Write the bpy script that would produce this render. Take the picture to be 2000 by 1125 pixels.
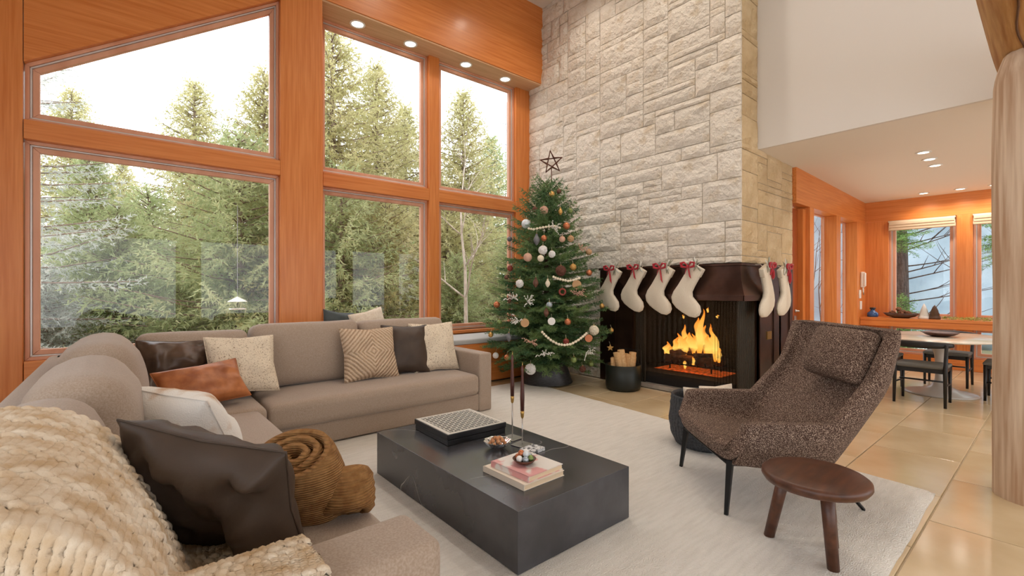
import bpy, math, random
import numpy as np
from mathutils import Vector, Matrix, noise
for o in list(bpy.data.objects): bpy.data.objects.remove(o)
scene = bpy.context.scene
COL = scene.collection
PI = math.pi
# ------------------------------------------------------------------ camera
cam_data = bpy.data.cameras.new('camera'); cam = bpy.data.objects.new('camera', cam_data); COL.objects.link(cam)
cam.location = (0, 0, 1.35); cam.rotation_euler = (math.radians(90), 0, math.radians(-40))
cam_data.sensor_width = 36; cam_data.lens = 905 / 2000 * 36; cam_data.clip_start = .05; cam_data.clip_end = 300
scene.camera = cam
# ------------------------------------------------------------------ world: even white overcast sky
world = bpy.data.worlds.new('world'); scene.world = world; world.use_nodes = True
bg = world.node_tree.nodes['Background']; bg.inputs['Color'].default_value = (.93, .965, 1, 1); bg.inputs['Strength'].default_value = SKY = 3.3
# ------------------------------------------------------------------ exposure
vs = scene.view_settings
vs.view_transform = 'Standard'; vs.look = 'None'; vs.gamma = 1; vs.use_curve_mapping = False; vs.exposure = -0.04
cy = scene.cycles; cy.max_bounces = 6; cy.diffuse_bounces = 3; cy.glossy_bounces = 3; cy.transmission_bounces = 6; cy.transparent_max_bounces = 10; cy.caustics_reflective = False; cy.caustics_refractive = False; cy.use_adaptive_sampling = True; cy.adaptive_threshold = .07
CEIL_W = 72.0      # power of one unseen high ceiling spot, added to light the room
DIN_W = 22.0       # power of one dining-room spot
SOFFIT_W = 7.0     # power of one soffit light over the window seat
WARM = (1.0, .90, .78)
# ------------------------------------------------------------------ helpers
def link(o, parent=None):
    COL.objects.link(o)
    if parent is not None: o.parent = parent
    return o
def thing(name, label, cat, loc=(0, 0, 0), rz=0, group=None):
    o = bpy.data.objects.new(name, None); o.empty_display_size = .05
    link(o); o.location = loc; o.rotation_euler = (0, 0, rz)
    return tag(o, label, cat, group)
def tag(o, label=None, cat=None, group=None, kind=None):
    if label: o['label'] = label
    if cat: o['category'] = cat
    if group: o['group'] = group
    if kind: o['kind'] = kind
    return o
def struct_empty(name, label=None):
    o = bpy.data.objects.new(name, None); link(o); o['kind'] = 'structure'
    if label: o['label'] = label
    return o
class MB:
    def __init__(s): s.v = []; s.f = []
    def add(s, v, f, m=None):
        n = len(s.v)
        s.v += [tuple(m @ Vector(p)) for p in v] if m is not None else [tuple(p) for p in v]
        s.f += [tuple(i + n for i in q) for q in f]
        return s
    def box(s, x0, x1, y0, y1, z0, z1, m=None):
        v = [(x0,y0,z0),(x1,y0,z0),(x1,y1,z0),(x0,y1,z0),(x0,y0,z1),(x1,y0,z1),(x1,y1,z1),(x0,y1,z1)]
        return s.add(v, [(0,3,2,1),(4,5,6,7),(0,1,5,4),(1,2,6,5),(2,3,7,6),(3,0,4,7)], m)
    def prism(s, poly, a, b, axis='y', m=None):
        # poly: 2D points in the plane normal to axis
        def P(p, t):
            return (p[0], t, p[1]) if axis == 'y' else ((t, p[0], p[1]) if axis == 'x' else (p[0], p[1], t))
        n = len(poly); v = [P(p, a) for p in poly] + [P(p, b) for p in poly]
        f = [tuple(range(n))[::-1], tuple(range(n, 2*n))] + [(i, (i+1) % n, n + (i+1) % n, n + i) for i in range(n)]
        return s.add(v, f, m)
    def tube(s, pts, r, n=8, closed=False, cap=True, m=None, flat=1.0):
        pts = [Vector(p) for p in pts]; k = len(pts)
        rs = r if hasattr(r, '__len__') else [r]*k
        v = []; up = None
        for i, p in enumerate(pts):
            if closed: t = pts[(i+1) % k] - pts[i-1]
            else: t = pts[min(i+1, k-1)] - pts[max(i-1, 0)]
            t.normalize()
            if up is None:
                up = Vector((0,0,1)) if abs(t.z) < .9 else Vector((1,0,0))
            a = t.cross(up)
            if a.length < 1e-5: a = t.cross(Vector((0,1,0)))
            a.normalize(); b = a.cross(t); up = b
            for j in range(n):
                q = 2*PI*j/n; v.append(p + a*math.cos(q)*rs[i] + b*math.sin(q)*rs[i]*flat)
        f = []
        for i in range(k if closed else k-1):
            for j in range(n):
                i2 = (i+1) % k; j2 = (j+1) % n
                f.append((i*n+j, i*n+j2, i2*n+j2, i2*n+j))
        if cap and not closed: f += [tuple(range(n))[::-1], tuple(range((k-1)*n, k*n))]
        return s.add(v, f, m)
    def lathe(s, prof, n=20, c=(0,0,0), m=None, sx=1, sy=1, cap=True):
        v = []; k = len(prof)
        for r, z in prof:
            for j in range(n):
                q = 2*PI*j/n; v.append((c[0]+sx*r*math.cos(q), c[1]+sy*r*math.sin(q), c[2]+z))
        f = [(i*n+j, i*n+(j+1) % n, (i+1)*n+(j+1) % n, (i+1)*n+j) for i in range(k-1) for j in range(n)]
        if cap: f += [tuple(range(n))[::-1], tuple(range((k-1)*n, k*n))]
        return s.add(v, f, m)
    def grid(s, fn, nu, nv, m=None, wrap=False):
        v = [fn(i/nu, j/nv) for i in range(nu+1) for j in range(nv+1)]
        f = [(i*(nv+1)+j, (i+1)*(nv+1)+j, (i+1)*(nv+1)+j+1, i*(nv+1)+j+1) for i in range(nu) for j in range(nv)]
        return s.add(v, f, m)
    def mesh(s, name):
        me = bpy.data.meshes.new(name); me.from_pydata(s.v, [], s.f); me.update(); return me
    def obj(s, name, m, parent=None, smooth=False, bev=0, seg=2, sub=0, label=None, kind=None):
        o = bpy.data.objects.new(name, s.mesh(name)); link(o, parent); finish(o, m, smooth, bev, seg, sub)
        return tag(o, label, kind=kind)
def finish(o, m, smooth=False, bev=0, seg=2, sub=0):
    o.data.materials.append(M[m] if isinstance(m, str) else m)
    if smooth or bev or sub:
        o.data.polygons.foreach_set('use_smooth', [True]*len(o.data.polygons))
    if bev:
        b = o.modifiers.new('bevel', 'BEVEL'); b.width = bev; b.segments = seg; b.limit_method = 'ANGLE'; b.angle_limit = math.radians(35); b.harden_normals = True
    if sub:
        b = o.modifiers.new('sub', 'SUBSURF'); b.levels = sub; b.render_levels = sub
def from_np(name, v, f, m, parent=None, smooth=False):
    me = bpy.data.meshes.new(name); v = np.asarray(v, dtype=np.float32); f = np.asarray(f, dtype=np.int32)
    k = f.shape[1]
    me.vertices.add(len(v)); me.vertices.foreach_set('co', v.ravel())
    me.loops.add(f.size); me.loops.foreach_set('vertex_index', f.ravel())
    me.polygons.add(len(f)); me.polygons.foreach_set('loop_start', np.arange(0, f.size, k, dtype=np.int32))
    try: me.polygons.foreach_set('loop_total', np.full(len(f), k, dtype=np.int32))
    except Exception: pass
    me.update(calc_edges=True); me.validate()
    o = bpy.data.objects.new(name, me); link(o, parent); finish(o, m, smooth)
    return o
def rbox(hx, hy, hz, r, n=8, puff=0.0, puffs=None):
    """rounded cushion: half sizes, corner radius, crown on the z faces (puffs: crown per axis)"""
    P = puffs or (0, 0, puff); V = {}; vl = []; fl = []
    def put(p):
        k = tuple(round(c, 4) for c in p)
        if k not in V: V[k] = len(vl); vl.append(p)
        return V[k]
    H = (hx, hy, hz)
    def axis_pts(h):
        e = [-h + r*(1-math.cos(PI/2*i/3)) for i in range(3)]
        mid = [-(h-r) + 2*(h-r)*i/n for i in range(n+1)]
        return e + mid + [-q for q in e[::-1]]
    A = [axis_pts(h) for h in H]
    def mp(p):
        inner = [max(-(H[i]-r), min(H[i]-r, p[i])) for i in range(3)]
        d = Vector([p[i]-inner[i] for i in range(3)])
        if d.length > 1e-9: d = d.normalized()*r
        q = [inner[i]+d[i] for i in range(3)]
        out = list(q)
        for i in range(3):
            if P[i]:
                a, b = [j for j in range(3) if j != i]
                w = max(0, 1-(q[a]/H[a])**2)**.6*max(0, 1-(q[b]/H[b])**2)**.6
                out[i] = q[i] + P[i]*w*(q[i]/H[i])
        return tuple(out)
    for ax in range(3):
        a, b = [(1,2),(2,0),(0,1)][ax]
        for sgn in (-1, 1):
            idx = []
            for u in A[a]:
                row = []
                for w in A[b]:
                    p = [0,0,0]; p[ax] = sgn*H[ax]; p[a] = u; p[b] = w
                    row.append(put(mp(p)))
                idx.append(row)
            for i in range(len(idx)-1):
                for j in range(len(idx[0])-1):
                    q = (idx[i][j], idx[i+1][j], idx[i+1][j+1], idx[i][j+1])
                    if len(set(q)) == 4: fl.append(q if sgn > 0 else q[::-1])
                    elif len(set(q)) == 3:
                        t = []
                        [t.append(c) for c in q if c not in t]
                        fl.append(tuple(t) if sgn > 0 else tuple(t[::-1]))
    return vl, fl
def pillow_mesh(w, h, t, n=26, seed=0, wr=.012, pinch=.10, sag=0.0):
    """local x = width, y = height, z = thickness"""
    v = []; f = []; rnd = random.Random(seed); ox = rnd.uniform(0, 50)
    def sh(a, b):
        x = a*(1 - pinch*(1-abs(b))**1.0*(abs(a)**2)*.9); y = b*(1 - pinch*(1-abs(a))*(abs(b)**2)*.9)
        prof = (max(0, 1-abs(a)**2.6)*max(0, 1-abs(b)**2.6))**.55
        nn = noise.noise(Vector((a*1.7+ox, b*1.7, seed))) * wr*2 + noise.noise(Vector((a*4+ox, b*3.1, 3+seed)))*wr
        ed = min(1, (1-max(abs(a), abs(b)))*5)
        crn = (abs(a)*abs(b))**3
        y2 = y - sag*(1-abs(a))*max(0, b)
        return x*w/2, y2*h/2, prof*t/2, nn*ed, crn
    for sgn in (1, -1):
        for i in range(n+1):
            for j in range(n+1):
                a = -math.cos(PI*i/n)*.35 + (-1+2*i/n)*.65; b = -math.cos(PI*j/n)*.35 + (-1+2*j/n)*.65
                x, y, z, nn, crn = sh(a, b); v.append((x, y, sgn*(z+.004) + nn))
    m = (n+1)**2
    for i in range(n):
        for j in range(n):
            q = (i*(n+1)+j, (i+1)*(n+1)+j, (i+1)*(n+1)+j+1, i*(n+1)+j+1); f.append(q); f.append(tuple(m+c for c in q[::-1]))
    bd = [(i, 0) for i in range(n)] + [(n, j) for j in range(n)] + [(i, n) for i in range(n, 0, -1)] + [(0, j) for j in range(n, 0, -1)]
    ix = [i*(n+1)+j for i, j in bd]
    for k in range(len(ix)):
        a, b = ix[k], ix[(k+1) % len(ix)]; f.append((b, a, m+a, m+b))
    return v, f
def frame_mat(c, right, up):
    """matrix: local x along right, local y along up (made square), at c"""
    x = Vector(right).normalized(); y = Vector(up); y = (y - x*y.dot(x)).normalized(); z = x.cross(y)
    m = Matrix((x, y, z)).transposed().to_4x4(); m.translation = Vector(c); return m
def pillow(name, label, m, c, right, up, w, h, t, seed=0, group=None, **k):
    mb = MB(); mb.add(*pillow_mesh(w, h, t, seed=seed, **k))
    o = mb.obj(name, m, smooth=True); o.matrix_world = frame_mat(c, right, up)
    pts = []
    V = mb.v; n = 26; 
    ring = [i*(n+1) for i in range(n)] + [n*(n+1)+j for j in range(n)] + [i*(n+1)+n for i in range(n, 0, -1)] + [j for j in range(n, 0, -1)]
    if len(V) == 2*(n+1)**2:
        for q in ring:
            a = V[q]; b = V[q+(n+1)**2]; pts.append(((a[0]+b[0])/2*1.004, (a[1]+b[1])/2*1.004, (a[2]+b[2])/2))
        MB().tube(pts, .0042, 5, closed=True).obj('piping', m, o, smooth=True)
    return tag(o, label, 'pillow', group)
# ------------------------------------------------------------------ materials
M = {}
def srgb(r, g, b):
    f = lambda c: (c/255/12.92 if c/255 <= .04045 else ((c/255+.055)/1.055)**2.4)
    return (f(r), f(g), f(b), 1)
def mat(name, col, rough=.6, metal=0.0, col2=None, scale=6, stretch=(1,1,1), detail=4, bump=0, bscale=60, bstretch=None, bdist=.01, spec=.5, coat=0, sheen=0, lo=.35, hi=.65, emit=0, trans=0, alpha=1, rand=0, rvar=0):
    m = bpy.data.materials.new(name); m.use_nodes = True; nt = m.node_tree; N = nt.nodes; L = nt.links
    b = N['Principled BSDF']; b.inputs['Roughness'].default_value = rough; b.inputs['Metallic'].default_value = metal
    b.inputs['Specular IOR Level'].default_value = spec; b.inputs['Base Color'].default_value = col
    if coat: b.inputs['Coat Weight'].default_value = coat; b.inputs['Coat Roughness'].default_value = .15
    if sheen: b.inputs['Sheen Weight'].default_value = sheen; b.inputs['Sheen Roughness'].default_value = .5
    if emit: b.inputs['Emission Color'].default_value = col; b.inputs['Emission Strength'].default_value = emit
    if trans: b.inputs['Transmission Weight'].default_value = trans
    if alpha < 1: b.inputs['Alpha'].default_value = alpha
    tc = N.new('ShaderNodeTexCoord')
    csock = None
    if col2 is not None:
        mp = N.new('ShaderNodeMapping'); mp.inputs['Scale'].default_value = stretch; L.new(tc.outputs['Object'], mp.inputs['Vector'])
        nz = N.new('ShaderNodeTexNoise'); nz.inputs['Scale'].default_value = scale; nz.inputs['Detail'].default_value = detail; L.new(mp.outputs[0], nz.inputs['Vector'])
        rp = N.new('ShaderNodeValToRGB'); rp.color_ramp.elements[0].position = lo; rp.color_ramp.elements[1].position = hi
        rp.color_ramp.elements[0].color = col; rp.color_ramp.elements[1].color = col2
        L.new(nz.outputs['Fac'], rp.inputs['Fac']); csock = rp.outputs['Color']
        if rvar:
            mr = N.new('ShaderNodeMapRange'); mr.inputs['To Min'].default_value = rough-rvar; mr.inputs['To Max'].default_value = rough+rvar
            L.new(nz.outputs['Fac'], mr.inputs['Value']); L.new(mr.outputs[0], b.inputs['Roughness'])
    if rand:
        oi = N.new('ShaderNodeObjectInfo'); mr = N.new('ShaderNodeMapRange'); mr.inputs['To Min'].default_value = 1-rand; mr.inputs['To Max'].default_value = 1+rand*.6
        L.new(oi.outputs['Random'], mr.inputs['Value'])
        hs = N.new('ShaderNodeHueSaturation'); L.new(mr.outputs[0], hs.inputs['Value'])
        if csock: L.new(csock, hs.inputs['Color'])
        else: hs.inputs['Color'].default_value = col
        csock = hs.outputs['Color']
    if csock: L.new(csock, b.inputs['Base Color'])
    if bump:
        mp2 = N.new('ShaderNodeMapping'); mp2.inputs['Scale'].default_value = bstretch or (1,1,1); L.new(tc.outputs['Object'], mp2.inputs['Vector'])
        nb = N.new('ShaderNodeTexNoise'); nb.inputs['Scale'].default_value = bscale; nb.inputs['Detail'].default_value = 5; L.new(mp2.outputs[0], nb.inputs['Vector'])
        bp = N.new('ShaderNodeBump'); bp.inputs['Strength'].default_value = bump; bp.inputs['Distance'].default_value = bdist
        L.new(nb.outputs['Fac'], bp.inputs['Height']); L.new(bp.outputs[0], b.inputs['Normal'])
    M[name] = m; return m
W1 = srgb(206, 116, 48); W2 = srgb(226, 142, 74)
for ax, st in (('x', (.35, 9, 9)), ('y', (9, .35, 9)), ('z', (9, 9, .35))):
    mat('wood_'+ax, W1, .38, col2=W2, scale=5, stretch=st, detail=6, lo=.3, hi=.7, bump=.08, bscale=14, bstretch=st, coat=.12)
mat('wood_frame', srgb(212, 150, 118), .4, col2=srgb(226, 170, 140), scale=6, stretch=(1, 1, .2))
mat('wood_door', srgb(150, 70, 26), .4, col2=srgb(168, 84, 34), scale=6, stretch=(9, 9, .4))
mat('sash_metal', srgb(214, 208, 206), .35, .3)
mat('white_paint', srgb(222, 215, 208), .85)
mat('ceiling_paint', srgb(236, 226, 214), .9)
mat('stone', srgb(204, 184, 154), .85, col2=srgb(232, 223, 210), scale=3.2, detail=7, lo=.34, hi=.5, bump=.9, bscale=20, bdist=.045, rand=.07)
mat('stone_warm_lit', srgb(192, 164, 122), .85, col2=srgb(220, 198, 162), scale=2.6, detail=7, bump=.8, bscale=20, bdist=.03, rand=.08)  # same stone as the front; dim warm room light put into the side colour
mat('mortar', srgb(176, 164, 146), .95)
mat('floor_tile', srgb(198, 173, 134), .15, col2=srgb(219, 198, 164), scale=1.6, detail=8, lo=.3, hi=.7, bump=.02, bscale=5, rand=.05, rvar=.06, spec=.45)
mat('grout', srgb(226, 210, 182), .6)
mat('rug', srgb(224, 219, 210), .98, col2=srgb(236, 231, 223), scale=14, stretch=(.4, 3, 1), lo=.25, hi=.6, bump=.9, bscale=150, bstretch=(.6, 1, 1), bdist=.012)
mat('sofa', srgb(158, 138, 120), .9, col2=srgb(175, 156, 140), scale=160, detail=2, bump=.25, bscale=420, bdist=.003, sheen=.25)
mat('marble_black', srgb(50, 50, 54), .24, col2=srgb(72, 72, 77), scale=3, detail=8, spec=.8, rvar=.05)
mat('bronze', srgb(56, 38, 30), .32, .75, col2=srgb(84, 60, 50), scale=3, detail=6, rvar=.06)
mat('black_iron', srgb(26, 26, 27), .45, .4)
mat('soot', srgb(30, 24, 22), .9)
mat('bucket_black', srgb(34, 38, 34), .4, .3)
mat('collar', srgb(58, 58, 60), .45, .5, col2=srgb(80, 80, 82), scale=20, stretch=(1, 1, 8))
mat('firewood', srgb(206, 158, 104), .8, col2=srgb(228, 188, 138), scale=6, stretch=(4, 4, 30), bump=.3, bscale=40)
mat('log_burnt', srgb(62, 40, 30), .9, col2=srgb(112, 72, 46), scale=9, bump=.6, bscale=30, bdist=.02)
mat('log_wood', srgb(184, 148, 118), .75, col2=srgb(224, 200, 174), scale=5, stretch=(4, 4, .22), detail=9, lo=.38, hi=.62, bump=.12, bscale=9, bstretch=(8, 8, .3), bdist=.01)
mat('beam_wood', srgb(166, 112, 54), .7, col2=srgb(208, 162, 104), scale=5, stretch=(.22, 4, 4), detail=9, lo=.38, hi=.62, bump=.25, bscale=5, bstretch=(.4, 8, 8), bdist=.02)
mat('log_crack', srgb(96, 62, 36), .95)
mat('log_knot', srgb(138, 98, 66), .9, col2=srgb(110, 74, 48), scale=30)
mat('stocking', srgb(226, 212, 190), .95, col2=srgb(236, 224, 206), scale=120, bump=.3, bscale=300, bdist=.003)
mat('red_ribbon', srgb(178, 20, 40), .55, sheen=.3)
mat('sprig', srgb(150, 148, 128), .8); mat('sprig_white', srgb(228, 226, 218), .8)
mat('needle', srgb(80, 120, 82), .65, col2=srgb(142, 168, 108), scale=3.5, detail=3, lo=.35, hi=.65)
mat('tree_bark', srgb(84, 64, 50), .95, bump=.5, bscale=30)
mat('spruce_a', srgb(178, 176, 118), .8, col2=srgb(216, 208, 164), scale=1.4, detail=5, lo=.3, hi=.7)
mat('spruce_b', srgb(152, 168, 116), .8, col2=srgb(200, 202, 156), scale=1.4, detail=5, lo=.3, hi=.7)
mat('spruce_blue', srgb(178, 184, 172), .8, col2=srgb(222, 224, 218), scale=1.2, detail=5, lo=.3, hi=.7)
mat('bark_out', srgb(116, 98, 84), .95, col2=srgb(150, 132, 116), scale=6, bump=.6, bscale=18, bdist=.03)
mat('bark_dark', srgb(66, 56, 52), .95, col2=srgb(98, 86, 80), scale=9, stretch=(3, 3, .6), bump=.8, bscale=14, bdist=.04)
mat('birch', srgb(172, 160, 144), .9, col2=srgb(204, 194, 180), scale=8)
mat('ground', srgb(122, 116, 84), .95, col2=srgb(238, 240, 242), scale=.9, detail=6, lo=.48, hi=.56)
mat('tarp', srgb(140, 160, 174), .8, col2=srgb(164, 182, 194), scale=1.5, bump=.3, bscale=2, bdist=.1)
mat('steel_tower', srgb(150, 150, 152), .5, .4)
mat('chair_tweed', srgb(70, 48, 38), .95, col2=srgb(186, 162, 144), scale=190, detail=2, lo=.48, hi=.68, bump=.4, bscale=330, bdist=.004)
mat('walnut', srgb(68, 38, 24), .4, col2=srgb(98, 58, 38), scale=5, stretch=(1, 6, 6), lo=.3, hi=.7)
mat('black_wood', srgb(24, 22, 22), .45); mat('chair_seat', srgb(108, 106, 100), .8)
mat('table_white', srgb(226, 216, 200), .18, col2=srgb(206, 192, 172), scale=4, detail=8)
mat('table_base', srgb(196, 188, 180), .25)
mat('pillow_dark', srgb(66, 53, 44), .52, col2=srgb(74, 60, 50), scale=5, bump=.12, bscale=120, spec=.4, bdist=.003)
mat('leather_brown', srgb(74, 56, 44), .36, col2=srgb(92, 70, 54), scale=6, bump=.15, bscale=90, bdist=.004)
mat('leather_cognac', srgb(150, 82, 40), .45, col2=srgb(188, 116, 66), scale=10, bump=.2, bscale=60, bdist=.004)
mat('pillow_teal', srgb(70, 78, 80), .7)
mat('pillow_linen', srgb(224, 208, 188), .9, col2=srgb(236, 224, 208), scale=40)
mat('hide', srgb(196, 150, 100), .95, col2=srgb(238, 234, 228), scale=4, detail=4, lo=.34, hi=.5, bump=.6, bscale=160, bdist=.006)
mat('throw', srgb(204, 176, 140), .95, col2=srgb(234, 221, 202), scale=14, detail=3, lo=.35, hi=.65, bump=.5, bscale=220, bdist=.004)
mat('blanket_gold', srgb(142, 98, 52), .95, col2=srgb(168, 124, 74), scale=30, bump=.4, bscale=260, bdist=.003)
mat('book_cream', srgb(236, 222, 204), .6); mat('book_page', srgb(238, 214, 182), .8, col2=srgb(226, 200, 166), scale=60, stretch=(.2, .2, 12))
mat('book_pink', srgb(222, 160, 158), .5, col2=srgb(232, 226, 220), scale=9, lo=.46, hi=.54, detail=2)
mat('coaster', srgb(90, 90, 92), .5, col2=srgb(220, 220, 222), scale=45, lo=.45, hi=.5)
mat('inlay', srgb(214, 208, 198), .5); mat('board_black', srgb(28, 27, 28), .3, bump=.05)
mat('steel', srgb(190, 188, 184), .28, .9); mat('brass', srgb(196, 160, 92), .3, .9)
mat('rosewood', srgb(70, 34, 28), .38, col2=srgb(92, 48, 38), scale=9, stretch=(3, 3, .5))
mat('nut', srgb(186, 122, 78), .6, col2=srgb(216, 160, 112), scale=30)
mat('dish_brown', srgb(92, 54, 38), .4)
mat('basket', srgb(40, 42, 46), .8, col2=srgb(66, 68, 72), scale=60)
mat('shade_fabric', srgb(214, 190, 160), .9, bump=.2, bscale=90)
mat('plastic_white', srgb(234, 228, 218), .4); mat('blue_glass', srgb(40, 84, 140), .15, spec=.6); mat('moss', srgb(134, 140, 62), .9, col2=srgb(188, 176, 96), scale=14)
mat('cone_brown', srgb(112, 66, 40), .7, col2=srgb(140, 90, 58), scale=30); mat('ceramic_white', srgb(240, 236, 228), .35); mat('figure_brown', srgb(92, 66, 48), .5)
mat('bead', srgb(236, 222, 198), .6)
mat('lamp_glow', srgb(255, 244, 224), .5, emit=6.0); mat('lamp_trim', srgb(238, 236, 232), .4)
mat('ember', (1, .16, .02, 1), .9, emit=.35, col2=srgb(40, 20, 14), scale=18, lo=.45, hi=.6)
mat('bench_cushion', srgb(186, 184, 182), .9, sheen=.2)
def mat_glass():
    m = bpy.data.materials.new('pane_glass'); m.use_nodes = True; nt = m.node_tree; N = nt.nodes; L = nt.links
    N.remove(N['Principled BSDF']); out = N['Material Output']
    t = N.new('ShaderNodeBsdfTransparent'); g = N.new('ShaderNodeBsdfGlossy'); g.inputs['Roughness'].default_value = .01
    lw = N.new('ShaderNodeLayerWeight'); lw.inputs['Blend'].default_value = .5
    pw = N.new('ShaderNodeMath'); pw.operation = 'POWER'; pw.inputs[1].default_value = 5; L.new(lw.outputs['Facing'], pw.inputs[0])
    ma = N.new('ShaderNodeMath'); ma.operation = 'MULTIPLY_ADD'; ma.inputs[1].default_value = .7; ma.inputs[2].default_value = .02; L.new(pw.outputs[0], ma.inputs[0])
    mx = N.new('ShaderNodeMixShader'); L.new(ma.outputs[0], mx.inputs['Fac']); L.new(t.outputs[0], mx.inputs[1]); L.new(g.outputs[0], mx.inputs[2]); L.new(mx.outputs[0], out.inputs['Surface'])
    M['glass'] = m
mat_glass()
mat('crystal', (.98, .98, .99, 1), .03, trans=.95)
def mat_mesh_screen(name='screen_mesh', fac=.34, colr=srgb(70, 62, 52)):
    m = bpy.data.materials.new(name); m.use_nodes = True; nt = m.node_tree; N = nt.nodes; L = nt.links
    b = N['Principled BSDF']; out = N['Material Output']; b.inputs['Base Color'].default_value = colr; b.inputs['Metallic'].default_value = .6; b.inputs['Roughness'].default_value = .5
    t = N.new('ShaderNodeBsdfTransparent'); mx = N.new('ShaderNodeMixShader'); mx.inputs['Fac'].default_value = fac
    L.new(t.outputs[0], mx.inputs[1]); L.new(b.outputs[0], mx.inputs[2]); L.new(mx.outputs[0], out.inputs['Surface']); M[name] = m
mat_mesh_screen(); mat_mesh_screen('screen_dense', .85, srgb(56, 49, 38))
def mat_flame():
    m = bpy.data.materials.new('flame'); m.use_nodes = True; nt = m.node_tree; N = nt.nodes; L = nt.links
    N.remove(N['Principled BSDF']); out = N['Material Output']; tc = N.new('ShaderNodeTexCoord'); sp = N.new('ShaderNodeSeparateXYZ'); L.new(tc.outputs['Generated'], sp.inputs[0])
    rp = N.new('ShaderNodeValToRGB'); e = rp.color_ramp.elements
    e[0].position = 0; e[0].color = (1, .30, .02, 1); e[1].position = 1; e[1].color = (1, .22, .01, 1); q = rp.color_ramp.elements.new(.35); q.color = (1, .62, .12, 1)
    L.new(sp.outputs['Z'], rp.inputs['Fac'])
    em = N.new('ShaderNodeEmission'); em.inputs['Strength'].default_value = 1.9; L.new(rp.outputs[0], em.inputs['Color'])
    t = N.new('ShaderNodeBsdfTransparent'); nz = N.new('ShaderNodeTexNoise'); nz.inputs['Scale'].default_value = 9; L.new(tc.outputs['Object'], nz.inputs['Vector'])
    lw = N.new('ShaderNodeLayerWeight'); lw.inputs['Blend'].default_value = .35
    ad = N.new('ShaderNodeMath'); ad.operation = 'MULTIPLY_ADD'; ad.inputs[1].default_value = .9; L.new(nz.outputs['Fac'], ad.inputs[0]); 
    iv = N.new('ShaderNodeMath'); iv.operation = 'MULTIPLY'; iv.inputs[1].default_value = .55; L.new(lw.outputs['Facing'], iv.inputs[0]); L.new(iv.outputs[0], ad.inputs[2])
    mr = N.new('ShaderNodeMapRange'); mr.inputs['From Min'].default_value = .35; mr.inputs['From Max'].default_value = .95; mr.inputs['To Min'].default_value = 1; mr.inputs['To Max'].default_value = 0; L.new(ad.outputs[0], mr.inputs['Value'])
    mx = N.new('ShaderNodeMixShader'); L.new(mr.outputs[0], mx.inputs['Fac']); L.new(t.outputs[0], mx.inputs[1]); L.new(em.outputs[0], mx.inputs[2]); L.new(mx.outputs[0], out.inputs['Surface']); M['flame'] = m
mat_flame()
def marble_veins():
    m = M['marble_black']; nt = m.node_tree; N = nt.nodes; L = nt.links; b = N['Principled BSDF']
    src = b.inputs['Base Color'].links[0].from_socket
    tc = N.new('ShaderNodeTexCoord'); nz = N.new('ShaderNodeTexNoise'); nz.inputs['Scale'].default_value = .75; nz.inputs['Detail'].default_value = 3; nz.inputs['Distortion'].default_value = .15; L.new(tc.outputs['Object'], nz.inputs['Vector'])
    s = N.new('ShaderNodeMath'); s.operation = 'SUBTRACT'; s.inputs[1].default_value = .5; L.new(nz.outputs['Fac'], s.inputs[0])
    a = N.new('ShaderNodeMath'); a.operation = 'ABSOLUTE'; L.new(s.outputs[0], a.inputs[0])
    mr = N.new('ShaderNodeMapRange'); mr.inputs['From Min'].default_value = 0; mr.inputs['From Max'].default_value = .0016; mr.inputs['To Min'].default_value = .6; mr.inputs['To Max'].default_value = 0; L.new(a.outputs[0], mr.inputs['Value'])
    n2 = N.new('ShaderNodeTexNoise'); n2.inputs['Scale'].default_value = 2.2; L.new(tc.outputs['Object'], n2.inputs['Vector'])
    gt = N.new('ShaderNodeMapRange'); gt.inputs['From Min'].default_value = .5; gt.inputs['From Max'].default_value = .62; L.new(n2.outputs['Fac'], gt.inputs['Value'])
    ml = N.new('ShaderNodeMath'); ml.operation = 'MULTIPLY'; L.new(mr.outputs[0], ml.inputs[0]); L.new(gt.outputs[0], ml.inputs[1])
    mx = N.new('ShaderNodeMixRGB'); mx.inputs['Color2'].default_value = srgb(220, 216, 206); L.new(ml.outputs[0], mx.inputs['Fac']); L.new(src, mx.inputs['Color1']); L.new(mx.outputs[0], b.inputs['Base Color'])
marble_veins()
def speckle(name, base, line, scale):
    m = bpy.data.materials.new(name); m.use_nodes = True; nt = m.node_tree; N = nt.nodes; L = nt.links; b = N['Principled BSDF']; b.inputs['Roughness'].default_value = .95
    tc = N.new('ShaderNodeTexCoord'); nz = N.new('ShaderNodeTexNoise'); nz.inputs['Scale'].default_value = 30; L.new(tc.outputs['Object'], nz.inputs['Vector'])
    mv = N.new('ShaderNodeMixRGB'); mv.inputs['Fac'].default_value = .06; L.new(tc.outputs['Object'], mv.inputs['Color1']); L.new(nz.outputs['Color'], mv.inputs['Color2'])
    vo = N.new('ShaderNodeTexVoronoi'); vo.feature = 'DISTANCE_TO_EDGE'; vo.inputs['Scale'].default_value = scale; L.new(mv.outputs[0], vo.inputs['Vector'])
    n2 = N.new('ShaderNodeTexNoise'); n2.inputs['Scale'].default_value = 70; L.new(tc.outputs['Object'], n2.inputs['Vector'])
    ad = N.new('ShaderNodeMath'); ad.operation = 'MULTIPLY_ADD'; ad.inputs[1].default_value = .22; L.new(n2.outputs['Fac'], ad.inputs[0]); L.new(vo.outputs['Distance'], ad.inputs[2])
    rp = N.new('ShaderNodeValToRGB'); rp.color_ramp.elements[0].position = .10; rp.color_ramp.elements[0].color = line; rp.color_ramp.elements[1].position = .145; rp.color_ramp.elements[1].color = base
    L.new(ad.outputs[0], rp.inputs['Fac']); L.new(rp.outputs[0], b.inputs['Base Color']); M[name] = m
speckle('pillow_speckle', srgb(228, 213, 190), srgb(138, 110, 84), 42)
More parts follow.
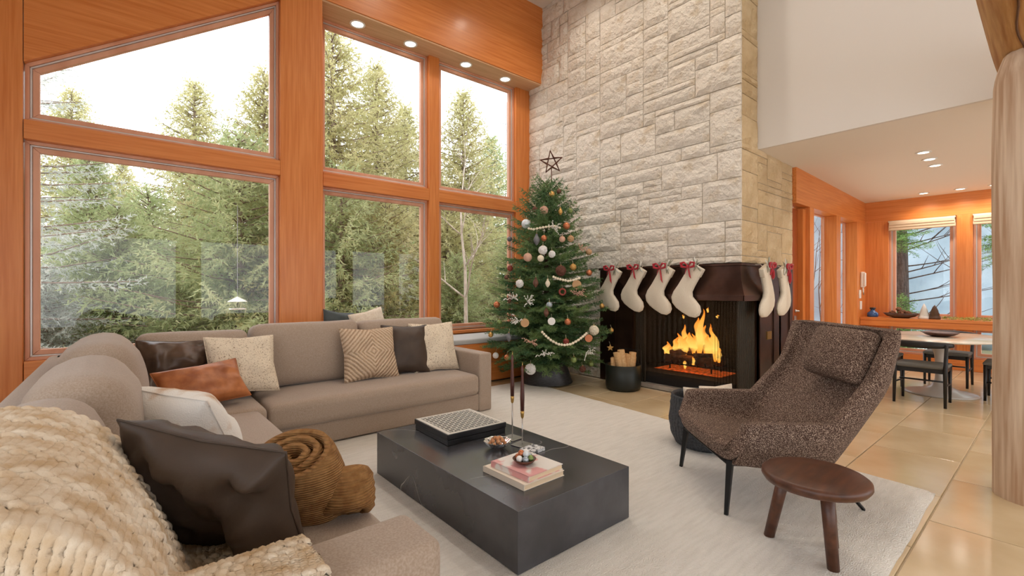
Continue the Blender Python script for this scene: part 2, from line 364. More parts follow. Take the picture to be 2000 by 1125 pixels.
def diamonds():
    m = bpy.data.materials.new('pillow_diamond'); m.use_nodes = True; nt = m.node_tree; N = nt.nodes; L = nt.links; b = N['Principled BSDF']; b.inputs['Roughness'].default_value = .95
    tc = N.new('ShaderNodeTexCoord'); sp = N.new('ShaderNodeSeparateXYZ'); L.new(tc.outputs['Object'], sp.inputs[0])
    def mth(op, a, bb=None, k=None):
        n = N.new('ShaderNodeMath'); n.operation = op; L.new(a, n.inputs[0])
        if bb is not None: L.new(bb, n.inputs[1])
        elif k is not None: n.inputs[1].default_value = k
        return n.outputs[0]
    s = mth('ADD', mth('ABSOLUTE', sp.outputs['X']), mth('ABSOLUTE', sp.outputs['Y']))
    w = mth('SINE', mth('MULTIPLY', s, k=2*PI/.042)); nz = N.new('ShaderNodeTexNoise'); nz.inputs['Scale'].default_value = 90; L.new(tc.outputs['Object'], nz.inputs['Vector'])
    h = mth('ADD', mth('MULTIPLY', w, k=.5), mth('MULTIPLY', nz.outputs['Fac'], k=1.2))
    rp = N.new('ShaderNodeValToRGB'); rp.color_ramp.elements[0].position = .15; rp.color_ramp.elements[0].color = srgb(180, 150, 120); rp.color_ramp.elements[1].position = .75; rp.color_ramp.elements[1].color = srgb(222, 196, 168)
    L.new(h, rp.inputs['Fac']); L.new(rp.outputs[0], b.inputs['Base Color'])
    bp = N.new('ShaderNodeBump'); bp.inputs['Strength'].default_value = .8; bp.inputs['Distance'].default_value = .012; L.new(h, bp.inputs['Height']); L.new(bp.outputs[0], b.inputs['Normal']); M['pillow_diamond'] = m
diamonds()
def ball_mat(n, c, rough=.4, metal=.2): mat('orn_'+n, c, rough, metal)
ball_mat('copper', srgb(196, 120, 82), .28, .6); ball_mat('brown', srgb(104, 68, 52), .4); ball_mat('gold', srgb(206, 160, 92), .28, .6); ball_mat('green', srgb(128, 146, 84), .3, .3)
ball_mat('pink', srgb(206, 164, 142), .8, 0); ball_mat('pale', srgb(214, 220, 224), .4); ball_mat('cream', srgb(232, 220, 196), .8, 0); ball_mat('grey', srgb(112, 112, 116), .4); ball_mat('white', srgb(238, 234, 230), .8, 0)
ball_mat('red', srgb(138, 58, 46), .4); ball_mat('wood', srgb(202, 160, 116), .8, 0); ball_mat('twig', srgb(98, 58, 42), .8, 0); ball_mat('silver', srgb(168, 180, 190), .3, .6)

def translucent(name, k=.48):
    m = M[name]; N = m.node_tree.nodes; L = m.node_tree.links; b = N['Principled BSDF']; out = N['Material Output']
    t = N.new('ShaderNodeBsdfTranslucent'); src = b.inputs['Base Color'].links[0].from_socket; L.new(src, t.inputs['Color']); mx = N.new('ShaderNodeMixShader'); mx.inputs['Fac'].default_value = k
    L.new(b.outputs[0], mx.inputs[1]); L.new(t.outputs[0], mx.inputs[2]); L.new(mx.outputs[0], out.inputs['Surface'])
for n_ in ('spruce_a', 'spruce_b', 'spruce_blue', 'needle'): translucent(n_)
# ================================================================== the setting
def struct(name, mb, m, label=None, **k):
    o = mb.obj(name, m, **k); return tag(o, label, kind='structure')
B = lambda *a: MB().box(*a)
XF, YC, XW, ZW = 5.47, 2.414, 5.93, 3.04          # chimney front, chimney corner, white wall, lower ceiling edge
XD, YD, ZD = 10.5, 2.36, 2.915                    # dining far wall, dining side wall, dining ceiling at far wall
# floor: stone slabs in running bond, each a piece of its own
floor = struct('floor', B(-2.4, 10.7, -4.2, 6.2, -.3, -.012), 'grout')
TX, TY = .9, .55
tile_me = MB().add(*rbox(TX/2-.004, TY/2-.004, .012, .004, 1)).mesh('floor_tile'); tile_me.materials.append(M['floor_tile'])
j = -5
for row in range(-4, 10):
    y = .51 + TY*(row+.5); off = 4.95 if row % 2 == 0 else 4.49
    for k in range(-8, 7):
        x = off + TX*(k+.5)
        if x < -1.6 or x > 10.9 or y < -1.9 or y > 6.1: continue
        if x > 5.6 and y > 2.6: continue
        if x < 3.1 and (y > 3.9 or x < .4): continue
        o = bpy.data.objects.new('floor_tile', tile_me); link(o, floor); o.location = (x, y, -.012)
# ceiling
ceil = struct_empty('ceiling')
cz = lambda x: min(6.1, 4.08 + .666*(x + .653))
MB().prism([(-2.4, cz(-2.4)), (2.38, 6.1), (2.38, 6.3), (-2.4, cz(-2.4)+.3)], -4.2, 5.75).obj('sloped_panel', 'ceiling_paint', ceil)
B(2.38, XW+.2, -4.2, 6.3, 6.1, 6.3).obj('flat_panel', 'ceiling_paint', ceil)
MB().prism([(XW+.006, ZW+.001), (XD+.2, ZD-.006), (XD+.2, ZD+.25), (XW+.006, ZW+.25)], -4.2, YC+.1).obj('lower_ceiling', 'ceiling_paint', ceil)
# white wall above the dining opening
struct('wall_white', B(XW, XW+.2, -4.2, YC-.002, ZW, 6.1), 'white_paint')
# timber window wall
ww = struct_empty('wall_window')
Y1, Y2 = 5.70, 6.03
B(-2.4, -.655, Y1, Y1+.3, 0, 4.6).obj('post', 'wood_z', ww, bev=.004)
B(-.65, 1.36, Y1, Y1+.3, 0, .72).obj('panel', 'wood_x', ww, bev=.004)
rk = lambda x: 3.28 + .666*(x + .653)
MB().prism([(-.65, rk(-.65)), (1.36, rk(1.36)), (1.36, 6.2), (-.65, 6.2)], Y1, Y1+.3).obj('gable_panel', 'wood_x', ww)
B(-.65, 1.36, Y1-.012, Y1+.16, 2.625, 2.79).obj('rail', 'wood_x', ww, bev=.004)
B(1.36, 1.82, Y1-.015, Y2+.2, 0, 6.2).obj('post', 'wood_z', ww, bev=.004)
B(1.82, XF+.2, Y1, Y2+.3, 4.812, 6.2).obj('header', 'wood_x', ww, bev=.004)
mat('wood_soffit', srgb(206, 160, 118), .45, col2=srgb(220, 178, 138), scale=5, stretch=(.35, 9, 9), detail=6)  # same timber as the header, coloured paler for the light falling on it
B(1.82, XF+.2, Y1+.012, Y2+.3, 4.79, 4.812).obj('soffit', 'wood_soffit', ww)
B(1.82, 1.94, Y2, Y2+.2, .62, 4.79).obj('stile', 'wood_z', ww, bev=.004)
B(3.46, 3.63, Y2-.01, Y2+.18, .62, 4.79).obj('mullion', 'wood_z', ww, bev=.004)
B(5.15, XF+.2, Y2, Y2+.2, .62, 4.79).obj('stile', 'wood_z', ww, bev=.004)
for a, b in ((1.94, 3.46), (3.63, 5.15)): B(a, b, Y2-.004, Y2+.17, 2.645, 2.82).obj('rail', 'wood_x', ww, bev=.004)
B(1.82, XF+.2, Y2, Y2+.2, 0, .70).obj('panel', 'wood_x', ww)
B(1.9, XF, Y2-.06, Y2+.1, .655, .70).obj('sill', 'wood_x', ww, bev=.004)
# windows: frame members along each edge of the opening, a light sash, and a pane
def inset(poly, w):
    n = len(poly); out = []
    area = sum(poly[i][0]*poly[(i+1) % n][1]-poly[(i+1) % n][0]*poly[i][1] for i in range(n)); sg = 1 if area > 0 else -1
    for i in range(n):
        p0, p1, p2 = Vector(poly[i-1]), Vector(poly[i]), Vector(poly[(i+1) % n])
        d1 = (p1-p0).normalized(); d2 = (p2-p1).normalized()
        n1 = Vector((-d1.y, d1.x))*sg; n2 = Vector((-d2.y, d2.x))*sg
        k = (n1+n2); k = k/(k.dot(n1)); out.append(tuple(p1 + k*w))
    return out
wn = 0
def window(poly, axis, p, sgn=1, steps=(('wood_frame', .03, .055, .10), ('sash_metal', .014, .07, .105), ('wood_frame', .045, .085, .14)), pane=.11, label=None):
    global wn; wn += 1
    root = struct_empty('window_%d' % wn, label)
    cur = poly
    for m, w, d0, d1 in steps:
        nx = inset(cur, w); n = len(cur)
        for i in range(n):
            jn = (i+1) % n; q = [cur[i], cur[jn], nx[jn], nx[i]]
            horiz = abs(cur[i][1]-cur[jn][1]) < abs(cur[i][0]-cur[jn][0])
            MB().prism(q, p+sgn*d0, p+sgn*d1, axis).obj('rail' if horiz else 'stile', m, root, bev=.003, seg=1)
        cur = nx
    cur = inset(cur, -.01)
    MB().prism(cur, p+sgn*pane, p+sgn*(pane+.006), axis).obj('pane', 'glass', root)
    return root
def rect(a, b, c, d): return [(a, c), (b, c), (b, d), (a, d)]
window(rect(-.65, 1.36, .72, 2.625), 'y', Y1); window([(-.65, 2.79), (1.36, 2.79), (1.36, rk(1.36)), (-.65, rk(-.65))], 'y', Y1)
for a, b in ((1.90, 3.46), (3.63, 5.15)):
    window(rect(a, b, .70, 2.645), 'y', Y2); window(rect(a, b, 2.82, 4.79), 'y', Y2)
# light drywall reveals around the left window
# left and rear walls with their own windows (the daylight of the rest of the house)
wl = struct_empty('wall_left')
B(-2.4, -2.2, -4.2, -3.2, 0, 5).obj('panel', 'white_paint', wl); B(-2.4, -2.2, 3.0, 6, 0, 5).obj('panel', 'white_paint', wl); B(-2.4, -2.2, -3.2, 3.0, 0, .5).obj('panel', 'white_paint', wl); B(-2.4, -2.2, -3.2, 3.0, 2.7, 5).obj('panel', 'white_paint', wl)
window(rect(-3.2, -.1, .5, 2.7), 'x', -2.2, -1); window(rect(-.1, 3.0, .5, 2.7), 'x', -2.2, -1)
wr = struct_empty('wall_rear')
B(-2.4, 10.7, -4.2, -4.0, 0, .3).obj('panel', 'white_paint', wr); B(-2.4, 10.7, -4.2, -4.0, 2.75, 6.3).obj('panel', 'white_paint', wr)
xs = [-2.4, -1.6, 1.2, 1.6, 4.4, 4.8, 7.6, 8.0, 10.0, 10.7]
for i in range(0, 10, 2): B(xs[i], xs[i+1], -4.2, -4.0, .3, 2.75).obj('panel', 'white_paint', wr)
for i in range(1, 8, 2): window(rect(xs[i], xs[i+1], .3, 2.75), 'y', -4.0, -1)
# dining room: side wall with door and two slot windows, far wall with two windows
ds = struct_empty('wall_dining_side')
zt = 2.52
def cz2(x): return ZW + (ZD-ZW)*(x-XW)/(XD-XW)
MB().prism([(7.07, zt), (XD+.2, zt), (XD+.2, 3.0), (7.07, 3.06)], YD, YD+.22).obj('header', 'wood_x', ds)
for a, b, nm in ((7.60, 7.77, 'post'), (8.82, 9.03, 'post'), (9.97, XD+.2, 'panel')): B(a, b, YD, YD+.22, 0, zt).obj(nm, 'wood_z', ds, bev=.004)
for a, b in ((7.77, 8.82), (9.03, 9.97)):
    window(rect(a, b, .12, zt), 'y', YD+.15, 1, steps=(('wood_frame', .022, .02, .05),), pane=.03)
    B(a, b, YD, YD+.22, 0, .12).obj('panel', 'wood_x', ds)
dr = struct_empty('door_1')
B(7.06, 7.60, YD+.13, YD+.18, .01, zt-.03).obj('leaf', 'wood_door', dr, bev=.004)
B(7.50, 7.60, YD+.06, YD+.13, 0, zt-.03).obj('jamb', 'wood_z', dr)
hd = MB(); hd.lathe([(.0, 0), (.022, .002), (.022, .01), (.01, .014), (.01, .05), (.0, .052)], 12, m=Matrix.Translation((7.42, YD+.13, 1.02)) @ Matrix.Rotation(PI/2, 4, 'X'))
hd.obj('handle', 'steel', dr, smooth=True); B(7.36, 7.43, YD+.115, YD+.13, .86, .95).obj('lock_plate', 'steel', dr, bev=.004)
dw = struct_empty('wall_dining_far')
ya, yb, yc, ye = 2.025, 1.14, .948, .10
k1 = 1.04
zwt = 2.55
B(XD, XD+.22, -4.2, YD+.22, zwt, 3.0).obj('header', 'wood_y', dw)
for a, b in ((ya, YD+.22), (yc, yb), (-1.0, ye)): B(XD, XD+.22, a, b, 0, zwt).obj('post', 'wood_z', dw, bev=.004)
B(XD, XD+.22, -4.2, -1.0, 0, zwt).obj('panel', 'wood_y', dw)
for a, b in ((yb, ya), (ye, yc)):
    B(XD, XD+.22, a, b, 0, .20).obj('panel', 'wood_y', dw)
    window(rect(a, b, .20, .72), 'x', XD, 1); window(rect(a, b, .82, zwt), 'x', XD, 1)
    B(XD, XD+.15, a, b, .72, .82).obj('rail', 'wood_y', dw)
struct('baseboard_dining', B(XD-.02, XD-.001, -1, YD, 0, .10), 'wood_y', bev=.004)
# roman shades
for i, (a, b) in enumerate(((yb, ya), (ye, yc))):
    t = thing('roman_shade', ['folded linen roman shade on the dining window beside the intercom', 'folded linen roman shade on the dining window beside the log column'][i], 'shade', (XD-.03, (a+b)/2, 2.40), 0, 'roman shades'); w = (b-a)/2-.005
    for kx in range(3): MB().add(*rbox(.02-.003*kx, w-.004*kx, .035, .015, 4)).obj('fold', 'shade_fabric', t, smooth=True).location = (-.012*kx, 0, .02+.045*kx-.02)
    B(-.02, .03, -w, w, .115, .14).obj('head_rail', 'shade_fabric', t)
# ------------------------------------------------------------------ chimney: stone by stone
def layout(cw, ch, W, H, rnd, wmax=8, hmax=5):
    occ = np.zeros((H, W), bool); out = []
    for r in range(H):
        for q in range(W):
            if occ[r, q]: continue
            free = 0
            while q+free < W and not occ[r, q+free] and free < wmax: free += 1
            h = rnd.choice((1, 1, 2, 2, 2, 3, 3, 4, 5)); h = min(h, hmax, H-r)
            lo = {1: 3, 2: 3, 3: 3, 4: 3, 5: 4}[h]
            w = min(free, rnd.randint(lo, wmax if h > 1 else wmax))
            if free-w == 1: w = free if free <= wmax else w-1
            if w < 2 and h > 2: h = rnd.choice((1, 2))
            w = max(1, w)
            while occ[r:r+h, q:q+w].any(): h -= 1
            occ[r:r+h, q:q+w] = True; out.append((q, r, w, h))
    return out
def stone_mesh(w, h, rnd, depth):
    """face in local xz, outward = -y"""
    nx = max(3, min(9, int(w/.07))); nz = max(3, min(6, int(h/.06))); g = .004; sd = rnd.uniform(0, 99)
    tx, tz = rnd.uniform(-.35, .35), rnd.uniform(-.4, .4); v = []; f = []
    for i in range(nx+1):
        for k in range(nz+1):
            a, b = i/nx, k/nz
            e = min(a, 1-a)*w; e2 = min(b, 1-b)*h; d = min(e, e2)
            bul = min(1, d/.05)
            y = depth*.8*(.25 + .55*bul*(1 + tx*(a-.5)*2 + tz*(b-.5)*2)) + bul*.022*noise.noise(Vector((a*w*7+sd, b*h*7, 0))) + .006*noise.noise(Vector((a*w*22+sd, b*h*22, 5)))
            jx = 0 if i in (0, nx) else rnd.uniform(-.012, .012); jz = 0 if k in (0, nz) else rnd.uniform(-.01, .01)
            v.append((g+a*(w-2*g)+jx, -max(.004, y), g+b*(h-2*g)+jz))
    for i in range(nx):
        for k in range(nz):
            q = (i*(nz+1)+k, (i+1)*(nz+1)+k, (i+1)*(nz+1)+k+1, i*(nz+1)+k+1); f.append(q)
    ring = [i*(nz+1) for i in range(nx)] + [nx*(nz+1)+k for k in range(nz)] + [i*(nz+1)+nz for i in range(nx, 0, -1)] + [k for k in range(nz, 0, -1)]
    n0 = len(v)
    for q in ring: v.append((v[q][0], .02, v[q][2]))
    for k in range(len(ring)):
        a, b = k, (k+1) % len(ring); f.append((ring[b], ring[a], n0+a, n0+b))
    return v, f
chim = struct('wall_chimney', MB().prism([(XF, YC), (XF+.1, YC+.0), (7.05, YC), (7.05, 6.2), (XF, 6.2)], 1.66, ZW, 'z'), 'mortar')
MB().prism([(XF, YC), (XW+.15, YC), (XW+.15, 6.2), (XF, 6.2)], ZW, 6.3, 'z').obj('core', 'mortar', chim)
B(XF+.03, XF+.3, 4.47, 6.2, 0, 1.66).obj('core', 'mortar', chim)
B(7.02, 7.05, YC, 6.2, 0, 1.66).obj('core', 'mortar', chim)
rnd = random.Random(11)
cw, ch = .094, .083
def lay_face(W, H, org, rot, m, thin, seed, cutx=None):
    r2 = random.Random(seed)
    for q, r, w, h in layout(cw, ch, W, H, r2):
        if cutx and cutx(q*cw, r*ch): continue
        me = MB(); me.add(*stone_mesh(w*cw, h*ch, r2, r2.uniform(.028, .06)*thin)); o = me.obj('stone', m, chim, smooth=False)
        o.location = Vector(org) + Matrix.Rotation(rot, 3, 'Z') @ Vector((q*cw, 0, r*ch)); o.rotation_euler = (0, 0, rot)
# front face looks towards -X: local x runs along -Y
lay_face(int(round((6.06-YC)/cw)), int(round(4.5/ch)), (XF, 6.06, 1.645), -PI/2, 'stone', 1.0, 3)
lay_face(int(round((6.06-4.47)/cw)), int(round(1.64/ch)), (XF+.03, 6.06, 0), -PI/2, 'stone', .8, 5)
# side face looks towards -Y
lay_face(int(round((7.05-XF)/cw)), int(round((ZW-1.645)/ch)), (XF, YC, 1.645), 0, 'stone_warm_lit', .8, 14)
lay_face(int(round((XW-XF)/cw)), int(round((6.1-ZW)/ch)), (XF, YC, ZW), 0, 'stone_warm_lit', .8, 9)
# ------------------------------------------------------------------ lamps in the ceiling
def lamp_spot(loc, power, size=130, r=.06, col=WARM, aim=None):
    l = bpy.data.lights.new('downlight', 'SPOT'); l.energy = power; l.spot_size = math.radians(size); l.spot_blend = .7; l.shadow_soft_size = r; l.color = col
    o = bpy.data.objects.new('downlight_bulb', l); link(o); o.location = loc
    if aim: o.rotation_euler = (Vector(aim)-Vector(loc)).to_track_quat('-Z', 'Y').to_euler()
    return o
def fixture(root, z=0, r=.06):
    MB().lathe([(r, -.004), (r+.022, -.004), (r+.022, .004), (r, .004)], 20, cap=False).obj('trim_ring', 'lamp_trim', root, smooth=False)
    MB().lathe([(.0, -.001), (r*.98, -.001), (r*.98, .003), (0, .003)], 20).obj('lens', 'lamp_glow', root)
sl = ['recessed soffit light above the tall windows, next to the timber post', 'second recessed soffit light from the timber post, above the tall windows', 'third recessed soffit light from the timber post, right of the window mullion', 'recessed soffit light nearest the stone chimney']
for i, x in enumerate((2.34, 3.10, 4.04, 4.82)):
    t = thing('recessed_light', sl[i], 'light', (x, 5.92, 4.786), 0, 'soffit lights'); fixture(t, r=.075); lamp_spot((x, 5.90, 4.76), SOFFIT_W, 150)
dl = ['recessed dining ceiling light, nearest of the line of three', 'recessed dining ceiling light, middle of the line of three', 'recessed dining ceiling light, farthest of the line of three', 'recessed ceiling light above the dining window beside the intercom', 'recessed ceiling light above the post between the dining windows', 'recessed ceiling light by the dining window next to the log column']
for i, (x, y) in enumerate(((7.45, 1.10), (7.85, 1.10), (8.25, 1.10), (10.18, 1.50), (10.18, 1.06), (10.18, .68))):
    z = cz2(x); t = thing('recessed_light', dl[i], 'light', (x, y, z-.004), 0, 'dining ceiling lights'); fixture(t, r=.055); lamp_spot((x, y, z-.03), DIN_W, 150)
for i, (x, y) in enumerate(((4.7, 1.2), (4.6, 3.0), (4.6, 4.5), (3.0, 4.4), (3.0, 2.6), (3.0, .8), (3.0, -1.2), (4.8, -1.0), (3.6, -2.6))):
    t = bpy.data.objects.new('recessed_light', None); link(t, ceil); t.location = (x, y, 6.094); fixture(t, r=.08); lamp_spot((x, y, 6.07), CEIL_W, 140, .1)  # out-of-view spots with fixtures, added to brighten the room and wash the stone
for i, (x, y) in enumerate(((7.0, -1.5), (8.8, -1.5), (6.8, -.3))):
    z = cz2(x); t = bpy.data.objects.new('recessed_light', None); link(t, ceil); t.location = (x, y, z-.006); fixture(t); lamp_spot((x, y, z-.03), DIN_W, 150)
# ------------------------------------------------------------------ log column and beam
col = thing('log_column', 'peeled natural log column at the right edge standing on the stone floor', 'column', (4.462, .103, 0))
def column_shape(u, v):
    a = 2*PI*v; z = 2.86*u
    r = .205 + .012*noise.noise(Vector((math.cos(a)*1.2, math.sin(a)*1.2, z*1.1))) + .006*noise.noise(Vector((math.cos(a)*4, math.sin(a)*4, z*.8+9)))
    if u > .93: r *= 1-.22*((u-.93)/.07)**1.6
    return (r*math.cos(a), r*math.sin(a), z)
mb = MB(); mb.grid(column_shape, 60, 40); mb.obj('shaft', 'log_wood', col, smooth=True)
rr = random.Random(4)
for i, (ang, z0, z1) in enumerate(((200, .02, 2.2), (228, .3, 2.6), (176, .9, 2.7), (250, 0.02, 1.5), (214, 1.3, 2.55))):
    pts = []
    for k in range(14):
        z = z0+(z1-z0)*k/13; a = math.radians(ang)+.035*math.sin(z*3+i)+rr.uniform(-.012, .012); p = column_shape(z/2.86, a/(2*PI)); L_ = math.hypot(p[0], p[1]); q = 1-.003/L_; pts.append((p[0]*q, p[1]*q, z))
    MB().tube(pts, [.0045*math.sin(PI*(k+.4)/13.8)+.0012 for k in range(14)], 5).obj('crack', 'log_crack', col, smooth=True)
for ang, z in ((205, 1.55), (212, 2.32), (190, .55)):
    a = math.radians(ang); p = column_shape(z/2.86, a/(2*PI)); pm = Matrix.Translation((p[0]*.985, p[1]*.985, z)) @ Matrix.Rotation(a, 4, 'Z') @ Matrix.Rotation(PI/2, 4, 'Y')
    MB().lathe([(.0, .006), (.012, .006), (.024, .004), (.032, 0), (.032, -.01)], 14, m=pm, sx=1.3).obj('knot', 'log_knot', col, smooth=True)
bm_ = thing('log_beam', 'honey-coloured round log beam overhead resting on the log column', 'beam', (4.46, .065, 3.08))
def beam_shape(u, v):
    a = 2*PI*v; x = -3.9 + 5.4*u; r = .27 + .014*noise.noise(Vector((x*.8, math.cos(a)*1.3, math.sin(a)*1.3)))
    zz = r*math.sin(a); 
    return (x, r*math.cos(a), max(zz, -.225))
mb = MB(); mb.grid(beam_shape, 60, 36); mb.obj('log', 'beam_wood', bm_, smooth=True)
MB().tube([(-1.6+.1*k, .10+.012*math.sin(k*.7), -.229) for k in range(30)], .006, 5).obj('crack', 'log_crack', bm_)
# ================================================================== fireplace
fp = thing('fireplace', 'dark bronze two-sided fireplace with sloped hood built into the stone chimney', 'fireplace', (0, 0, 0))
ZM = 1.64
yl, yo = 4.467, 3.93        # left end, left edge of the opening
xo, xe = 6.0, 6.95          # far edge of the side opening, far end of the side
# mantel cap and hood (front + side, mitred at the corner)
B(XF-.035, XF+.2, YC-.035, yl, ZM-.028, ZM).obj('mantel_edge', 'bronze', fp, bev=.003); B(XF+.2, xe, YC-.035, YC+.2, ZM-.028, ZM).obj('mantel_edge', 'bronze', fp, bev=.003)
def hood():
    mb = MB()
    n = 8
    def prof(t):   # t 0 top .. 1 bottom: outward offset, height, inset of the ends
        z = ZM-.03-(.345)*t; off = .012+.075*t**1.8; e = (1-t)
        return off, z, t
    rows = []
    for i in range(n+1):
        off, z, t = prof(i/n); ins = math.sin(t*PI/2)
        a = (XF+.05*(1-t)*0 - off, yl-.02-(yl-yo-.03)*ins, z)     # left end
        b = (XF-off, YC-off, z)                                    # corner
        c = (xe-.03-(xe-xo-.03)*ins, YC-off, z)                    # right end
        rows.append((a, b, c))
    v = []; f = []
    for r in rows: v += list(r)
    for i in range(n):
        for k in range(2): f.append((i*3+k, (i+1)*3+k, (i+1)*3+k+1, i*3+k+1))
    mb.add(v, f); return mb
h = hood(); o = h.obj('hood', 'bronze', fp, smooth=False)
sm = o.modifiers.new('th', 'SOLIDIFY'); sm.thickness = .012; sm.offset = -1
B(XF-.092, XF-.075, YC-.09, yo+.02, 1.20, 1.268).obj('lip', 'bronze', fp, bev=.003); B(XF-.092, xo, YC-.092, YC-.075, 1.20, 1.268).obj('lip', 'bronze', fp, bev=.003)
B(XF-.08, XF+.35, YC-.08, yo+.02, 1.20, 1.206).obj('hood_underside', 'black_iron', fp); B(XF+.35, xo, YC-.08, YC+.3, 1.20, 1.206).obj('hood_underside', 'black_iron', fp)
# jamb panels, posts
B(XF, XF+.06, yo, yl, 0, ZM-.03).obj('jamb_panel', 'bronze', fp, bev=.003); B(XF-.012, XF, 4.18, 4.20, 0, 1.30).obj('seam', 'bronze', fp)
B(xo, xe, YC, YC+.06, 0, ZM-.03).obj('jamb_panel', 'bronze', fp, bev=.003); B(6.42, 6.44, YC-.012, YC, 0, 1.30).obj('seam', 'bronze', fp)
B(XF-.01, XF+.03, yo-.04, yo, 0, 1.2).obj('post', 'bronze', fp); B(xo-.0, xo+.04, YC-.01, YC+.03, 0, 1.2).obj('post', 'bronze', fp)
B(xe, xe+.1, YC-.015, YC+.05, 0, ZM).obj('edge_trim', 'bronze', fp)
for k in range(6): B(6.22+.022*k, 6.236+.022*k, YC-.012, YC, .70, .80).obj('vent_slat', 'brass', fp)
# firebox
B(6.62, 6.68, YC, 4.3, 0, 1.9).obj('firebox_back', 'soot', fp); B(XF+.05, 6.66, 4.1, 4.16, 0, 1.9).obj('firebox_side', 'soot', fp)
B(XF+.1, 6.66, YC+.1, 4.16, 0, .20).obj('firebox_floor', 'soot', fp); B(XF+.02, xo, YC+.02, yo, 1.55, 1.6).obj('firebox_top', 'soot', fp)
B(xo, 6.66, YC+.06, YC+.12, 0, 1.6).obj('firebox_side', 'soot', fp)
mat('hearth_stone', srgb(150, 142, 134), .6, col2=srgb(176, 168, 158), scale=6)
B(XF-.02, XF+.1, YC-.0, yo, 0, .05).obj('hearth_slab', 'hearth_stone', fp, bev=.004)
# pleated mesh curtain: bunched at the ends, thin across the fire
def curtain(name, path, amp, nper, z0, z1, parent, m='screen_mesh'):
    (xa, ya_), (xb, yb_) = path; L_ = math.hypot(xb-xa, yb_-ya_); tx, ty = (xb-xa)/L_, (yb_-ya_)/L_; nx, ny = -ty, tx; n = nper*6
    v = []; f = []
    for i in range(n+1):
        s = L_*i/n; o_ = amp*math.sin(2*PI*i/6); sh = amp*.5*math.cos(2*PI*i/6)
        for z in (z0, z1): v.append((xa+tx*(s+sh)+nx*o_, ya_+ty*(s+sh)+ny*o_, z))
    for i in range(n): f.append((2*i, 2*i+2, 2*i+3, 2*i+1))
    return MB().add(v, f).obj(name, m, parent, smooth=True)
ct = thing('fire_screen_curtain', 'dark pleated metal mesh curtain hanging across the fireplace opening', 'fire screen', (0, 0, .055))
curtain('panel', ((XF+.055, yo-.05), (XF+.055, 3.72)), .018, 7, 0, 1.15, ct, 'screen_dense')
curtain('panel', ((XF+.055, 3.72), (XF+.055, 2.75)), .012, 13, 0.10, 1.15, ct)
curtain('panel', ((XF+.055, 2.75), (XF+.055, YC+.05)), .018, 8, 0, 1.15, ct)
curtain('panel', ((XF+.06, YC+.055), (xo-.04, YC+.055)), .02, 16, 0, 1.15, ct, 'screen_dense')
MB().tube([(XF+.055, yo-.03, 1.14), (XF+.055, YC+.055, 1.14), (xo-.03, YC+.055, 1.14)], .008, 6).obj('rod', 'black_iron', ct)
# grate, logs, embers, flames
FX, FY = 6.02, 3.27
gr = thing('fire_grate', 'black iron grate under the burning logs', 'grate', (FX, FY, .20))
for k in range(7): MB().tube([(-.17, -.36+.12*k, .16), (-.16, -.36+.12*k, .10), (.16, -.36+.12*k, .10), (.20, -.36+.12*k, .20)], .011, 6).obj('bar', 'black_iron', gr, smooth=True)
for y in (-.3, .3):
    for x in (-.12, .14): MB().tube([(x, y, 0), (x, y, .10)], .012, 6).obj('leg', 'black_iron', gr)
MB().tube([(-.14, -.42, .10), (-.14, .42, .10)], .012, 6).obj('crossbar', 'black_iron', gr)
def log_obj(name, label, m, p0, p1, r, seed, cat='log', group=None, half=False):
    p0, p1 = Vector(p0), Vector(p1); n = 12; k = 10
    def fn(u, v):
        a = 2*PI*v; rr_ = r*(1+.12*noise.noise(Vector((math.cos(a)*1.5+seed, math.sin(a)*1.5, u*2))))
        y = math.sin(a); 
        if half and y < -.2: y = -.2 + (y+.2)*.1
        d = (p1-p0).normalized(); s = d.orthogonal().normalized(); t = d.cross(s)
        rot = seed*1.3; s2 = s*math.cos(rot)+t*math.sin(rot); t2 = -s*math.sin(rot)+t*math.cos(rot)
        return tuple((p1-p0)*u + s2*math.cos(a)*rr_ + t2*y*rr_)
    mb = MB(); mb.grid(fn, k, n)
    mb.f += [tuple(range(n))[::-1], tuple(range(k*(n+1), k*(n+1)+n))]
    o = mb.obj(name, m, smooth=False); o.location = p0
    return tag(o, label, cat, group)
log_obj('burning_log', 'split log lying at the front of the fire', 'log_burnt', (FX-.10, FY+.38, .36), (FX-.07, FY-.30, .37), .062, 1, group='logs in the fire')
log_obj('burning_log', 'thick charred log at the back of the fire', 'log_burnt', (FX+.10, FY+.34, .38), (FX+.08, FY-.36, .38), .075, 2, group='logs in the fire')
log_obj('burning_log', 'log laid diagonally on top of the fire', 'log_burnt', (FX-.10, FY+.30, .42), (FX+.08, FY-.20, .54), .062, 3, group='logs in the fire')
log_obj('burning_log', 'short split log leaning on the right of the fire', 'log_burnt', (FX-.12, FY-.05, .45), (FX+.02, FY-.34, .46), .05, 4, group='logs in the fire', half=True)
mb = MB(); mb.grid(lambda u, v: (FX-.24+.48*u, FY-.48+.96*v, .205+.05*max(0, noise.noise(Vector((u*6, v*10, 0)))+.35)*math.sin(PI*u)*math.sin(PI*v)+.012), 20, 34)
o = mb.obj('ember_bed', 'ember', smooth=False); tag(o, 'glowing orange ember bed beneath the grate', 'embers', kind='stuff')
fire = thing('fire', 'bright orange flames rising from the logs in the fireplace', 'fire', (FX-.04, FY, .40))
fr = random.Random(8)
